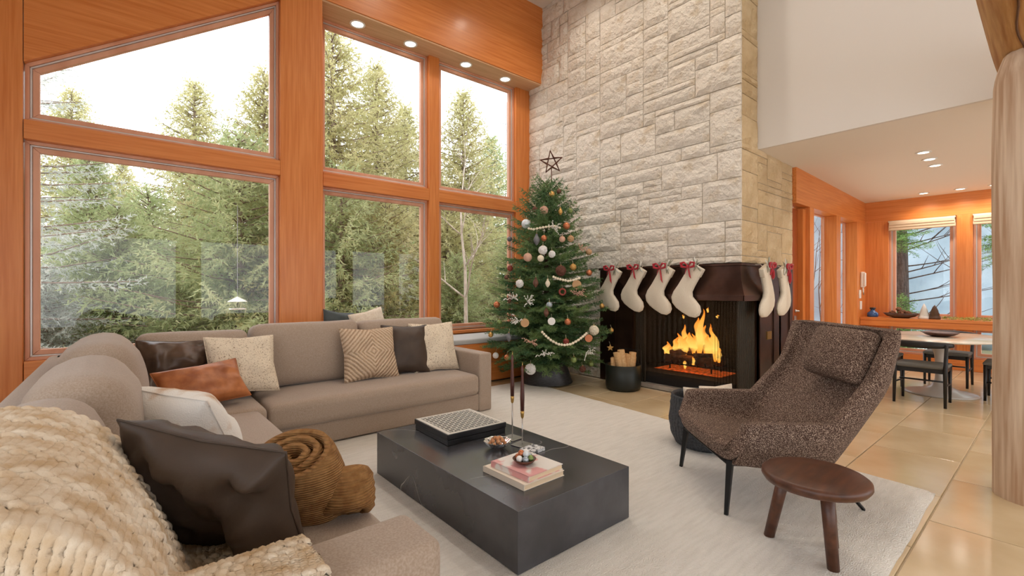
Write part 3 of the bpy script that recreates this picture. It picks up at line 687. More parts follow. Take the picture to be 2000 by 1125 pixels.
def flame(y, x, h, w, seed, z0=0.0):
    def fn(u, v):
        a = 2*PI*v; rr_ = w*(math.sin(PI*min(1, u*.82+.12))**1.3)*(1-.25*u) if u < .995 else .001
        wob = noise.noise(Vector((seed*3.1, u*3.2, 1)))*.075*u*(.5+h*1.5); wx = noise.noise(Vector((seed*5.3, u*2.6, 7)))*.04*u
        rr_ *= 1+.45*noise.noise(Vector((math.cos(a)*1.2+seed, math.sin(a)*1.2, u*4)))
        return (x+wx+rr_*.55*math.cos(a), y+wob+rr_*math.sin(a), z0+h*u)
    mb = MB(); mb.grid(fn, 22, 12); mb.obj('flame', 'flame', fire, smooth=True)
for i, (y, x, h, w, z0) in enumerate(((.40, 0, .20, .06, -.02), (.33, -.03, .17, .05, -.04), (.26, .02, .26, .06, .0), (.20, -.02, .30, .065, .02), (.14, .03, .42, .06, .02), (.10, -.03, .26, .07, .02), (.04, .02, .30, .07, .04), (-.02, -.02, .28, .06, .05), (-.08, .02, .52, .075, .03), (-.12, -.03, .62, .055, .05), (-.16, .03, .40, .07, .05), (-.22, -.01, .30, .06, .03), (-.26, .02, .42, .05, .0), (-.32, -.02, .50, .045, -.02), (-.36, 0, .22, .05, -.03), (.06, -.10, .16, .03, -.16), (.24, -.05, .22, .05, .0), (-.05, -.09, .14, .03, -.1))):
    flame(y, x, h, w, i*1.7+.3, z0)
for i, (y, z, h) in enumerate(((.15, .52, .06), (-.20, .62, .07), (-.33, .55, .05))): flame(y, .02, h, .018, 40+i, z)
pl = bpy.data.lights.new('firelight', 'POINT'); pl.energy = 9; pl.color = (1, .42, .12); pl.shadow_soft_size = .15; o = bpy.data.objects.new('firelight', pl); link(o); o.location = (FX-.1, FY, .72)
# ------------------------------------------------------------------ stockings
def stocking(label, loc, rz, tilt, flip, s=1.0, seed=0, bow_side=-1):
    t = thing('christmas_stocking', label, 'stocking', loc, rz, 'stockings on the mantel')
    # outline in local xz (facing -y), hung from the top
    out = [(-.088, 0), (.088, .0), (.086, -.10), (.085, -.20), (.09, -.27), (.12, -.315), (.18, -.335), (.245, -.36), (.285, -.405), (.29, -.455), (.262, -.50), (.20, -.525), (.10, -.53), (.01, -.525), (-.06, -.50), (-.10, -.45), (-.108, -.38), (-.094, -.28), (-.088, -.15)]
    out = [(x*s*(flip), z*s) for x, z in out]
    if flip < 0: out = out[::-1]
    ct_, st_ = math.cos(tilt), math.sin(tilt); out = [(x*ct_-z*st_, x*st_+z*ct_) for x, z in out]
    n = len(out); cxm = sum(p[0] for p in out)/n; czm = sum(p[1] for p in out)/n
    # soft inflated body: rings from the outline towards a medial line
    v = []; f = []; rings = [(1.0, 0), (.94, .014), (.8, .026), (.55, .034)]
    # medial points
    med = []
    for p in out:
        zz = p[1]; xs_ = [q[0] for q in out if abs(q[1]-zz) < .09*s]; med.append(((min(xs_)+max(xs_))/2*.6 + p[0]*.4, zz*.9+czm*.1))
    for side in (1, -1):
        for k, th in rings:
            for p, q in zip(out, med): v.append((q[0]+(p[0]-q[0])*k, -side*th*.9*s, q[1]+(p[1]-q[1])*k))
    R = len(rings)
    for side in range(2):
        for k in range(R-1):
            for i in range(n):
                a = (side*R+k)*n; b = a+n; q = (a+i, a+(i+1) % n, b+(i+1) % n, b+i); f.append(q if side == 0 else q[::-1])
        e = (side*R+R-1)*n; q = tuple(e+i for i in range(n)); f.append(q if side == 0 else q[::-1])
    mb = MB(); mb.add(v, f); mb.obj('sock', 'stocking', t, smooth=True)
    # cuff band line
    R2 = Matrix.Rotation(-tilt, 4, 'Y')
    cf = MB(); cf.add(*rbox(.089*s, .030*s, .052*s, .012, 3), R2 @ Matrix.Translation((0, 0, -.046*s))); cf.obj('cuff', 'stocking', t, smooth=True)
    # bow with two loops, a knot and a tail
    bx = bow_side*.085*s
    kn_ = MB().add(*rbox(.016, .014, .016, .010, 1), Matrix.Translation((bx, -.056, 0))).obj('bow', 'red_ribbon', t, smooth=True)
    for sg, hh in ((-1, .03), (1, .02)):
        pts = [(bx, -.045, .0), (bx+sg*.045, -.062, .05), (bx+sg*.085, -.06, .04), (bx+sg*.08, -.06, .0), (bx+sg*.03, -.058, -.012), (bx, -.045, 0)]
        MB().tube(pts, [.009, .020, .022, .018, .012, .008], 6, flat=.6).obj('ribbon_loop', 'red_ribbon', kn_, smooth=True)
    tl_ = .20 if seed % 2 == 0 else .15
    MB().tube([(bx, -.05, 0), (bx+.018, -.058, -tl_*.4), (bx+.026, -.054, -tl_*.8), (bx+.04, -.05, -tl_)], [.011, .020, .021, .004], 6, flat=.35).obj('ribbon_tail', 'red_ribbon', kn_, smooth=True)
    MB().tube([(bx, -.05, 0), (bx-.025, -.056, -.05), (bx-.045, -.05, -.10)], [.009, .014, .004], 6, flat=.35).obj('ribbon_tail', 'red_ribbon', kn_, smooth=True)
    r3 = random.Random(seed)
    for k in range(7):
        a = r3.uniform(-.9, .9); l = r3.uniform(.07, .12); up = 1 if k < 4 else -1; b0 = (-bow_side*.01, -.04, .012)
        MB().tube([b0, (b0[0]+math.sin(a)*l*.5, -.05, b0[2]+up*math.cos(a)*l*.5), (b0[0]+math.sin(a)*l, -.045, b0[2]+up*math.cos(a)*l)], [.005, .009, .003], 5).obj('sprig', 'sprig_white' if k % 2 else 'sprig', t, smooth=True)
    MB().tube([(0, 0, -.01), (0, .04, .03), (0, .12, .032)], .003, 5).obj('hanging_loop', 'stocking', t)
    return t
FRONT = -PI/2   # local -y -> -X
ls = ['cream stocking with red bow at the left end of the mantel, beside the tree', 'second cream stocking from the tree, hung on the mantel front', 'third cream stocking from the tree, with the loosest red bow', 'cream stocking hanging in front of the flames, next to the mantel corner']
for i, (y, s) in enumerate(((4.06, 1.0), (3.66, .99), (3.25, 1.02), (2.86, 1.05))):
    stocking(ls[i], (XF-.135, y, 1.615), FRONT, math.radians(-30), 1, s*1.06, i, -1)
stocking('cream stocking on the mantel side nearest the corner, toe pointing left', (5.80, YC-.135, 1.60), 0, math.radians(22), -1, 1.06, 5, 1)
stocking('cream stocking at the far end of the mantel side, toe pointing left', (6.33, YC-.135, 1.60), 0, math.radians(20), -1, 1.06, 6, 1)
# ------------------------------------------------------------------ log bucket
bk = thing('log_bucket', 'round black metal bucket of firewood beside the fireplace', 'bucket', (5.12, 3.79, 0))
MB().lathe([(.0, .008), (.19, 0), (.222, .02), (.232, .06), (.232, .33), (.226, .335), (.220, .33), (.220, .05), (.0, .045)], 36).obj('body', 'bucket_black', bk, smooth=True)
hb = [(-.23*math.cos(q)*0 + .0, .23*math.cos(q), .30+.24*math.sin(q)) for q in [PI*k/16 for k in range(17)]]
hb = [(.14*1, -.0, 0)]
MB().tube([(.15, -.178, .28), (.15, -.178, .52), (.15, .178, .52), (.15, .178, .28)], .006, 6).obj('handle', 'black_iron', bk)
wl_ = ['split firewood piece leaning out to the left of the black bucket', 'tallest split firewood piece in the black bucket', 'split firewood piece in the middle of the black bucket', 'split firewood piece leaning right in the black bucket', 'short round firewood piece at the right rim of the black bucket', 'firewood piece at the back of the black bucket', 'firewood piece at the left rim of the black bucket']
RX, RY = math.sin(math.radians(50)), -math.cos(math.radians(50))   # picture-right on the floor
for i, (dx, dz, tx, r) in enumerate(((-.05, .50, -.10, .05), (-.01, .53, -.07, .048), (.03, .47, .03, .045), (.09, .50, .05, .045), (.15, .44, .04, .05), (.05, .46, -.02, .05), (-.15, .42, -.02, .05))):
    cx_ = 5.12 + RX*dx + (.05 if i == 5 else -.03); cy_ = 3.79 + RY*dx + (.06 if i == 5 else -.04)
    if i == 4: cx_, cy_ = 5.12+RX*.13, 3.79+RY*.13
    if i == 6: cx_, cy_ = 5.12-RX*.14, 3.79-RY*.14
    log_obj('firewood', wl_[i], 'firewood', (cx_-RX*tx*.4, cy_-RY*tx*.4, .06), (cx_+RX*tx*.5, cy_+RY*tx*.5, dz), r, i+1, 'firewood', 'firewood in the bucket', half=i % 2 == 0)
# ================================================================== rug
rq = [(-.55, .50), (4.08, .54), (4.45, 5.02), (-.25, 5.06)]
def rug_pt(u, v):
    a = Vector(rq[0]).lerp(Vector(rq[1]), u); b = Vector(rq[3]).lerp(Vector(rq[2]), u); p = a.lerp(b, v)
    e = min(u, 1-u, v, 1-v)
    wob = .008*noise.noise(Vector((p.x*6, p.y*6, 3))) if e < .001 else 0
    return (p.x+wob, p.y+wob, .019+.003*noise.noise(Vector((p.x*2, p.y*9, 0))) if e > 0 else .001)
mb = MB(); mb.grid(rug_pt, 150, 110); o = mb.obj('area_rug', 'rug', smooth=True); tag(o, 'large cream wool rug on the stone floor under the coffee table', 'rug')
# ================================================================== sectional sofa
S = Vector((1.2, 4.5, .012))
sofa = thing('sectional_sofa', 'large grey-brown fabric sectional sofa wrapping the corner below the windows', 'sofa', S)
def cu(name, x0, x1, y0, y1, z0, z1, r, n=8, puffs=(0,0,0), rot=(0,0,0), m='sofa', parent=None, sd=None):
    v, f = rbox((x1-x0)/2, (y1-y0)/2, (z1-z0)/2, r, n, puffs=puffs)
    if sd is not None: v = [(p[0]+.012*noise.noise(Vector((p[0]*3+sd, p[1]*3, p[2]*3))), p[1]+.012*noise.noise(Vector((p[0]*3, p[1]*3+sd, p[2]*3))), p[2]+.012*noise.noise(Vector((p[0]*3, p[1]*3, p[2]*3+sd)))) for p in v]
    o = MB().add(v, f).obj(name, m, parent or sofa, smooth=True)
    o.location = Vector(((x0+x1)/2, (y0+y1)/2, (z0+z1)/2)) - S; o.rotation_euler = rot; return o
cu('base', .60, 2.93, 4.04, 5.0, .03, .215, .018)
cu('base', -.42, .74, 1.36, 5.0, .03, .215, .018)
cu('back_frame', -.42, 3.09, 4.93, 5.13, .03, .82, .03)
cu('back_frame', -.45, -.25, 1.14, 5.1, .03, .82, .03)
cu('arm', 2.925, 3.095, 4.03, 5.12, .02, .645, .022)
na = cu('arm', -.45, .70, 1.135, 1.365, .02, .635, .03)
MB().tube([(.548, -.112, -.28), (.548, -.112, .29), (.540, -.09, .3025), (.540, .09, .3025), (.548, .112, .29), (.548, .112, -.28)], .0028, 5).obj('seam', 'sofa', na, smooth=True)
cu('seat_cushion', .87, 2.915, 4.00, 4.78, .215, .425, .05, 14, (0, .012, .03))
cu('seat_cushion', -.12, .86, 3.96, 4.78, .215, .425, .05, 8, (0, .0, .03))
cu('seat_cushion', -.12, .80, 1.37, 3.94, .215, .425, .05, 14, (.012, 0, .03))
for i, (a, b, zt_) in enumerate(((.07, .86, .975), (.875, 1.85, 1.01), (1.865, 2.86, 1.0))):
    cu('back_cushion', a, b, 4.60, 4.86, .44, zt_, .07, 8, (.0, .045, .012), (math.radians(-7), 0, 0), sd=i*3.1)
for i, (a, b, zt_) in enumerate(((3.66, 4.72, 1.0), (2.66, 3.64, .955), (1.66, 2.64, .90), (1.38, 1.64, .85))):
    dx = (0, -.03, -.12, -.16)[i]; cu('back_cushion', -.25+dx, .06+dx, a, b, .42, zt_, .12, 8, (.07 if i < 2 else .04, .02, .03), (0, math.radians(-9), 0), sd=i*2.3+9)
for l in ((2.99, 4.1), (3.0, 5.0), (.60, 1.2), (-.38, 1.2)):
    MB().lathe([(.02, -.0), (.025, .03)], 10).obj('foot', 'black_wood', sofa).location = Vector((l[0], l[1], .0)) - Vector((S.x, S.y, 0))
# ------------------------------------------------------------------ pillows
pillow('throw_pillow', 'beige pillow with a raised diamond weave on the back sofa seat', 'pillow_diamond', (1.88, 4.44, .70), (1, .03, -.02), (.02, .30, .9), .56, .52, .20, 1)
pillow('throw_pillow', 'plain dark brown square pillow between the diamond-weave and speckled pillows', 'pillow_dark', (2.30, 4.50, .70), (.98, -.16, -.03), (.06, .26, .9), .50, .52, .20, 2)
pillow('throw_pillow', 'cream pillow with brown speckles against the right sofa arm', 'pillow_speckle', (2.64, 4.49, .70), (1, -.04, 0), (0, .28, .9), .54, .54, .17, 3)
pillow('throw_pillow', 'crumpled dark leather pillow in the sofa corner', 'leather_brown', (.32, 4.52, .715), (1, .12, -.05), (0, .30, .9), .50, .46, .20, 4, wr=.03)
pillow('throw_pillow', 'cream speckled pillow leaning on the corner leather pillow', 'pillow_speckle', (.76, 4.40, .715), (1, .06, -.03), (-.10, .42, .85), .52, .50, .18, 5)
pillow('throw_pillow', 'cognac leather lumbar pillow in front of the corner pillows', 'leather_cognac', (.46, 4.14, .625), (.93, .30, .06), (-.22, .55, .80), .58, .34, .17, 6)
pillow('throw_pillow', 'white and tan cowhide pillow on the left sofa section', 'hide', (.25, 2.92, .61), (.45, -.88, -.02), (-.50, .1, .8), .64, .48, .30, 7, pinch=.04)
pillow('throw_pillow', 'big creased dark brown pillow in the foreground beside the knit throw', 'pillow_dark', (.239, 1.79, .675), (.663, -.737, -.129), (-.242, -.374, .895), .575, .50, .22, 8, wr=.04)
pillow('throw_pillow', 'slate pillow on the window seat against the timber post', 'pillow_teal', (2.02, 5.68, .85), (.95, .3, -.15), (-.15, .18, .9), .44, .44, .15, 9)
pillow('throw_pillow', 'cream linen pillow on the window seat beside the slate pillow', 'pillow_linen', (2.40, 5.66, .85), (.96, .1, .2), (.0, .22, .9), .46, .44, .15, 10)
# ------------------------------------------------------------------ window seat
ws = thing('window_bench', 'built-in timber window seat with grey cushion under the tall windows', 'bench', (3.64, 5.66, 0))
for k in range(2): B(-1.82, 1.80, -.36, -.33, .02+.27*k, .285+.27*k).obj('front_board', 'wood_x', ws, bev=.003)
B(-1.82, 1.80, -.35, .36, .555, .565).obj('top_board', 'wood_x', ws); B(-1.82, 1.80, -.34, -.32, 0, .02).obj('toe_kick', 'black_wood', ws)
o = MB().add(*rbox(1.80, .36, .035, .025, 10, .006)).obj('cushion', 'bench_cushion', ws, smooth=True); o.location = (-.01, .0, .602)
# ------------------------------------------------------------------ chunky knit throw
def throw():
    P = [(-.56, .35), (-.55, .68), (-.52, .85), (-.42, .955), (-.25, .975), (-.10, .915), (.015, .78), (.085, .62), (.14, .505), (.25, .475), (.37, .48)]
    P = [Vector(p) for p in P]; cl = [0]
    for a, b in zip(P, P[1:]): cl.append(cl[-1]+(b-a).length)
    T = cl[-1]
    def cr(s):
        s = max(0, min(T-1e-6, s)); i = max(k for k in range(len(cl)-1) if cl[k] <= s); t = (s-cl[i])/(cl[i+1]-cl[i])
        p0, p1, p2, p3 = P[max(i-1, 0)], P[i], P[i+1], P[min(i+2, len(P)-1)]
        return .5*((2*p1)+(p2-p0)*t+(2*p0-5*p1+4*p2-p3)*t*t+(3*p1-p0-3*p2+p3)*t**3)
    pitch = .0175; NU = int(T/pitch*6); NV = 300; y0 = .55; V = np.zeros((NU+1, NV+1, 3)); R = np.zeros((NU+1, NV+1))
    band = .15
    for i in range(NU+1):
        s = T*i/NU; c = cr(s); c2 = cr(s+.01); c1 = cr(s-.01); d = (c2-c1).normalized(); nrm = Vector((-d.y, d.x)); x, z = c
        yf = 1.97 - .05*math.sin(s*2.2) if s < 1.52 else 1.97-.05*math.sin(1.52*2.2) - (s-1.52)*1.25
        for j in range(NV+1):
            y = y0+(yf-y0)*j/NV
            lump = .02*noise.noise(Vector((x*2.5, y*2.5, z*2.5)))
            xx, zz = x, z
            if y < 1.45:
                w = min(1, (1.45-y)/.12)
                if zz < .665 and x > -.3: zz = zz+(.665-zz)*w; 
            yy = y+.06*math.sin(s*1.7+.5)*(j/NV)
            if y < 1.11: zz -= (1.11-y)*.9; yy = 1.11-(1.11-y)*.12
            b = (y+.18*s*.25)/band; fb = b-math.floor(b); e = min(fb, 1-fb)*band
            ridge = max(0, 1-e/.023)
            ph = math.pi*(s/pitch+.25*math.sin(2*PI*b))
            dsp = .0115*abs(math.sin(ph))**.75 + .0015*math.sin(2*PI*(y/.011+s/pitch*.5))
            rb = .019*abs(math.sin(math.pi*s/.034+(0 if fb < .5 else 1.57)))**.6*(max(0, math.sin(min(1, ridge*1.25)*PI))**.5 if ridge < .8 else .25)
            dd = max(dsp, rb)+lump
            V[i, j] = (xx+nrm.x*dd, yy, zz+nrm.y*dd); R[i, j] = ridge
    v = V.reshape(-1, 3); idx = np.arange((NU+1)*(NV+1)).reshape(NU+1, NV+1)
    f = np.stack([idx[:-1, :-1], idx[1:, :-1], idx[1:, 1:], idx[:-1, 1:]], -1).reshape(-1, 4)[:, ::-1]
    o = from_np('knit_throw', v, f, 'throw', smooth=True)
    at = o.data.attributes.new('ridge', 'FLOAT', 'POINT'); at.data.foreach_set('value', R.ravel().astype(np.float32))
    m = M['throw']; N = m.node_tree.nodes; L = m.node_tree.links; b = N['Principled BSDF']; src = b.inputs['Base Color'].links[0].from_socket
    a = N.new('ShaderNodeAttribute'); a.attribute_name = 'ridge'; mx = N.new('ShaderNodeMixRGB'); mx.inputs['Color2'].default_value = srgb(238, 226, 208)
    mm = N.new('ShaderNodeMath'); mm.operation = 'MULTIPLY'; mm.inputs[1].default_value = .7; L.new(a.outputs['Fac'], mm.inputs[0]); L.new(mm.outputs[0], mx.inputs['Fac']); L.new(src, mx.inputs['Color1']); L.new(mx.outputs[0], b.inputs['Base Color'])
    sl_ = o.modifiers.new('th', 'SOLIDIFY'); sl_.thickness = .012; sl_.offset = -1
    tag(o, 'chunky knitted cream and tan throw draped over the near end of the sofa', 'throw')
throw()
# ------------------------------------------------------------------ rolled blankets
def roll(label, top, bot, R_, seed, turns=3.0):
    top, bot = Vector(top), Vector(bot); ax = (top-bot); L_ = ax.length; d = ax.normalized(); s = Vector((-.5, .85, 0)); s = (s-d*s.dot(d)).normalized(); t = d.cross(s)
    n = 150; th = R_/turns*.9; v = []; f = []
    nz = 12
    for i in range(n+1):
        a = 2*PI*turns*i/n; rr_ = .022+(R_-.022)*i/n
        for side in (1, -1):
            r2 = rr_+side*th*.5
            for k in range(nz+1):
                h_ = k/nz; bul = 1+.06*math.sin(PI*h_); edge = (.010*math.sin(PI*.5*min(1, (1-h_)*nz)) if k < nz else 0)
                rr3 = max(.004, r2*bul) if k not in (0, nz) else (rr_+side*th*.25)*1.0
                hh = h_*L_ + (.014*math.sin(a*9) if 0 else 0) + .008*noise.noise(Vector((a, h_*3, seed))) - (0 if k < nz else -.014)
                rib = .0025*math.sin(h_*L_/.009*2*PI) if side > 0 and 0 < k < nz else 0
                v.append(d*hh+s*math.cos(a)*(rr3+rib)+t*math.sin(a)*(rr3+rib)*.92)
    m = nz+1; st = 2*m
    for i in range(n):
        for k in range(nz):
            a = i*st+k; f.append((a, a+st, a+st+1, a+1)); a += m; f.append((a, a+1, a+st+1, a+st))
        a = i*st+nz; f.append((a, a+st, a+st+m, a+m)); a = i*st; f.append((a, a+m, a+st+m, a+st))
    for q in (0, n):
        for k in range(nz): a = q*st+k; f.append((a, a+1, a+m+1, a+m) if q else (a, a+m, a+m+1, a+1))
    o = MB().add(v, f).obj('rolled_blanket', 'blanket_gold', smooth=True); o.location = bot
    tag(o, label, 'blanket', 'rolled blankets on the sofa'); return o
def ribs(name, scale):
    m = M[name]; N = m.node_tree.nodes; L = m.node_tree.links; b = N['Principled BSDF']
    tc = N.new('ShaderNodeTexCoord'); wv = N.new('ShaderNodeTexWave'); wv.bands_direction = 'Z'; wv.inputs['Scale'].default_value = scale; wv.inputs['Distortion'].default_value = .6; wv.inputs['Detail Scale'].default_value = 3
    L.new(tc.outputs['Object'], wv.inputs['Vector']); bp = N.new('ShaderNodeBump'); bp.inputs['Strength'].default_value = .9; bp.inputs['Distance'].default_value = .006; L.new(wv.outputs['Fac'], bp.inputs['Height'])
    src = b.inputs['Normal'].links[0].from_socket; L.new(src, bp.inputs['Normal']); L.new(bp.outputs[0], b.inputs['Normal'])
ribs('blanket_gold', 34)
roll('golden brown knitted blanket rolled up with its spiral end facing up beside the dark pillow', (.50, 1.90, .70), (.60, 1.98, .462), .150, 2)
roll('golden brown knitted blanket roll slumped at the front edge of the sofa', (.69, 1.91, .58), (.665, 1.83, .455), .115, 5, 2.0)
# ================================================================== coffee table and what stands on it
ct2 = MB().box(-.425, .425, -.775, .775, .0, .295).obj('coffee_table', 'marble_black', bev=.003); ct2.location = (1.82, 2.395, .022)
tag(ct2, 'low black marble block coffee table with white veins on the rug', 'coffee table')
ZT = .318
gb = thing('game_board_box', 'black board game box with woven pale inlay at the far end of the coffee table', 'board game', (1.865, 2.81, ZT), math.radians(-2))
B(-.235, .235, -.235, .235, 0, .034).obj('tray', 'board_black', gb, bev=.003); B(-.24, .24, -.24, .24, .038, .074).obj('lid', 'board_black', gb, bev=.003)
mb = MB()
for i in range(15):
    for k in range(15):
        x, y = -.205+.41*(i+.5)/15, -.205+.41*(k+.5)/15; mb.box(-.0115, .0115, -.006, .006, 0, .003, Matrix.Translation((x, y, .0735)) @ Matrix.Rotation(PI/4*(1 if (i+k) % 2 else -1), 4, 'Z'))
mb.obj('inlay_weave', 'inlay', gb, kind='stuff')
for a in ((-.232, -.205), (.205, .232)): B(a[0], a[1], -.232, .232, .073, .0755).obj('inlay_border', 'inlay', gb)
for a in ((-.205, .205, -.232, -.21), (-.205, .205, .21, .232)): B(*a, .073, .0755).obj('inlay_border', 'inlay', gb)
for y in (-.14, .14): MB().lathe([(.0, 0), (.009, .002), (.009, .012), (0, .014)], 10, m=Matrix.Translation((.24, y, .02)) @ Matrix.Rotation(PI/2, 4, 'Y')).obj('clasp', 'steel', gb)
nb = thing('nut_bowl', 'small scalloped clear glass bowl of nuts on the coffee table', 'bowl', (1.85, 2.35, ZT))
def bowl_fn(u, v):
    a = 2*PI*v; prof = [(.035, .0), (.04, .004), (.06, .018), (.083, .045), (.088, .05), (.083, .048), (.058, .024), (.03, .012), (.001, .01)]
    t = u*(len(prof)-1); i = min(int(t), len(prof)-2); q = t-i; r = prof[i][0]*(1-q)+prof[i+1][0]*q; z = prof[i][1]*(1-q)+prof[i+1][1]*q
    r *= 1+.06*math.sin(a*10)*min(1, z/.03); return (r*math.cos(a), r*math.sin(a), z)
mb = MB(); mb.grid(bowl_fn, 16, 80); mb.obj('bowl', 'crystal', nb, smooth=True)
nut_me = MB().lathe([(.0, -.013), (.008, -.010), (.0125, -.002), (.012, .005), (.007, .011), (.0, .014)], 8).mesh('nut'); nut_me.materials.append(M['nut']); nut_me.polygons.foreach_set('use_smooth', [True]*len(nut_me.polygons))
r_ = random.Random(2)
for lay, (n, rad, z) in enumerate(((7, .048, .034), (6, .034, .05), (3, .016, .064))):
    for k in range(n):
        a = 2*PI*k/n+lay; o = bpy.data.objects.new('nut', nut_me); link(o); o.location = (1.85+rad*math.cos(a), 2.35+rad*math.sin(a), ZT+z); o.rotation_euler = (r_.uniform(0, 3), r_.uniform(0, 3), 0); tag(o, 'small brown nut in the clear glass bowl', 'nut', 'nuts in the glass bowl')
def stand(label, x, y, zh, zt_, rz):
    t = thing('fire_tool_stand', label, 'ornament', (x, y, ZT), rz, 'slender stands on the coffee table')
    B(-.055, .055, -.055, .055, 0, .006).obj('base_plate', 'steel', t, bev=.002)
    MB().tube([(0, 0, .005), (0, 0, zh-.02)], .0045, 8).obj('rod', 'steel', t, smooth=True)
    MB().lathe([(.005, zh-.03), (.010, zh-.02), (.0125, zh+.005), (.0125, zh+.02)], 12).obj('ferrule', 'brass', t, smooth=True)
    H = zt_-zh
    MB().lathe([(.0125, zh+.02), (.0145, zh+.10*H/.3), (.0135, zh+.45*H), (.0095, zh+.72*H), (.008, zh+.80*H), (.010, zh+.9*H), (.006, zh+.985*H), (0, zt_)], 14).obj('handle', 'rosewood', t, smooth=True)
    MB().tube([(0, 0, zt_-.01), (.004, 0, zt_+.012), (0, 0, zt_+.02)], .002, 5).obj('hanging_loop', 'brass', t)
stand('taller slender steel stand with dark turned wood top, behind the other on the coffee table', 2.05, 2.44, .27, .575, .1)
stand('shorter slender steel stand with dark turned wood top, nearer the books on the coffee table', 2.01, 2.29, .205, .525, .2)
cs = thing('coaster_stack', 'small stack of black and white coasters beside the books', 'coasters', (1.985, 2.165, ZT), .1)
for k in range(3): B(-.065, .065, -.05, .05, .007*k, .007*k+.006).obj('coaster', 'coaster', cs, bev=.001).rotation_euler = (0, 0, .03*(k-1))
def book(label, x, y, z, w, l, th, cover, rz):
    t = thing('book', label, 'book', (x, y, z), rz, 'books on the coffee table')
    B(-w/2+.004, w/2-.004, -l/2+.004, l/2-.004, .003, th-.003).obj('pages', 'book_page', t)
    B(-w/2, w/2, -l/2, l/2, 0, .003).obj('cover', cover, t); B(-w/2, w/2, -l/2, l/2, th-.003, th).obj('cover', cover, t); B(-w/2-.001, -w/2+.003, -l/2, l/2, 0, th).obj('spine', cover, t)
book('large cream hardcover book at the bottom of the stack on the coffee table', 1.705, 1.935, ZT, .30, .34, .030, 'book_cream', .02)
book('pink and white picture book lying on the cream book', 1.722, 1.925, ZT+.0305, .265, .30, .030, 'book_pink', .05)
dd = thing('ornament_dish', 'small round brown dish of baubles on top of the books', 'dish', (1.70, 1.92, ZT+.061))
MB().lathe([(.0, 0), (.028, 0), (.05, .012), (.066, .030), (.064, .031), (.048, .017), (.026, .006), (0, .005)], 28).obj('dish', 'dish_brown', dd, smooth=True)
bl = MB().lathe([(.018*math.sin(PI*k/10), -.018*math.cos(PI*k/10)) for k in range(11)], 14).mesh('bauble'); bl.polygons.foreach_set('use_smooth', [True]*len(bl.polygons))
bc = ['silver', 'green', 'copper', 'white', 'silver', 'green', 'white', 'copper', 'pale']
cnt = {}
for k in range(9):
    a = 2*PI*k/6; rad = .036 if k < 6 else .017; z = .034 if k < 6 else .058; a += .5 if k >= 6 else 0
    if k >= 6: a = 2*PI*(k-6)/3+.4
    me = bl.copy(); me.materials.append(M['orn_'+bc[k]]); o = bpy.data.objects.new('bauble', me); link(o); o.location = (1.70+rad*math.cos(a), 1.92+rad*math.sin(a), ZT+.061+z)
    tag(o, {'silver': 'tiny silver bauble in the brown dish on the books', 'green': 'tiny green bauble in the brown dish on the books', 'copper': 'tiny copper bauble in the brown dish on the books', 'white': 'tiny white bauble in the brown dish on the books', 'pale': 'tiny pale blue bauble in the brown dish on the books'}[bc[k]], 'bauble', 'baubles in the dish, '+bc[k])
# ================================================================== armchair
ch = thing('lounge_armchair', 'brown tweed wing lounge chair with low arms and thin black legs on the rug', 'armchair', (3.224, 1.323, .02), math.radians(49.6))
SPINE = [(.385, .345), (.372, .40), (.33, .415), (.20, .400), (.05, .378), (-.10, .352), (-.185, .378), (-.325, .548), (-.408, .652), (-.479, .747), (-.51, .807), (-.545, .918), (-.572, 1.029), (-.56, 1.08)]
EDGE = [(.437, .356, .352), (.452, .335, .41), (.478, .285, .545), (.482, .20, .553), (.484, .03, .55), (.486, -.14, .547), (.486, -.215, .548), (.482, -.27, .612), (.475, -.35, .70), (.469, -.425, .792), (.469, -.447, .835), (.478, -.49, .94), (.488, -.53, 1.045), (.49, -.548, 1.085)]
def shell():
    n = len(SPINE); rings = []
    for i in range(n):
        y, z = SPINE[i]; p0 = Vector(SPINE[max(i-1, 0)]); p1 = Vector(SPINE[min(i+1, n-1)]); t = (p1-p0).normalized(); nr = Vector((-t.y, t.x))
        if i == 0: nr = Vector((0, -1))
        th = (.05, .09, .12, .12, .115, .11, .11, .10, .09, .09, .085, .08, .075, .05)[i]
        ex, ey, ez = EDGE[i]; up = -nr
        oy, oz = y+nr.x*th, z+nr.y*th
        fy, fz = y+up.x*.018, z+up.y*.018
        half = [(0, y, z), (.18, y+up.x*.002, z+up.y*.002), (.34, y+up.x*.006, z+up.y*.006), (.385, fy*.78+ey*.22, fz*.78+ez*.22), (ex-.072, ey+up.x*.008, ez+up.y*.008), (ex-.008, ey+up.x*.010, ez+up.y*.010), (ex+.004, ey*.75+oy*.25, ez*.75+oz*.25), (ex*.55+.40*.45, ey*.35+oy*.65, ez*.35+oz*.65), (.385, oy, oz), (.19, oy, oz), (0, oy, oz)]
        ring = half + [(-p[0], p[1], p[2]) for p in half[-2:0:-1]]
        rings.append(ring)
    v = [p for r in rings for p in r]; k = len(rings[0]); f = []
    for i in range(n-1):
        for j in range(k):
            j2 = (j+1) % k; f.append((i*k+j, i*k+j2, (i+1)*k+j2, (i+1)*k+j))
    f.append(tuple(range(k))[::-1]); f.append(tuple(range((n-1)*k, n*k)))
    return MB().add(v, [q[::-1] for q in f])
o = shell().obj('upholstered_shell', 'chair_tweed', ch, sub=3)
KR = 20; cr_ = o.data.attributes.new('crease_edge', 'FLOAT', 'EDGE')
for e in o.data.edges:
    a, b = e.vertices; ra, rb = a//KR, b//KR; ja, jb = a % KR, b % KR; w = 0
    if ra != rb and ja == jb and ja in (4, 5, 15, 16): w = .8
    if ra != rb and ja == jb and ja in (2, 3, 17, 18, 8, 12): w = .55
    if ra == rb and ra in (6, 10): w = .7
    if ra == rb and ra in (1, 2, 13): w = .7
    cr_.data[e.index].value = w
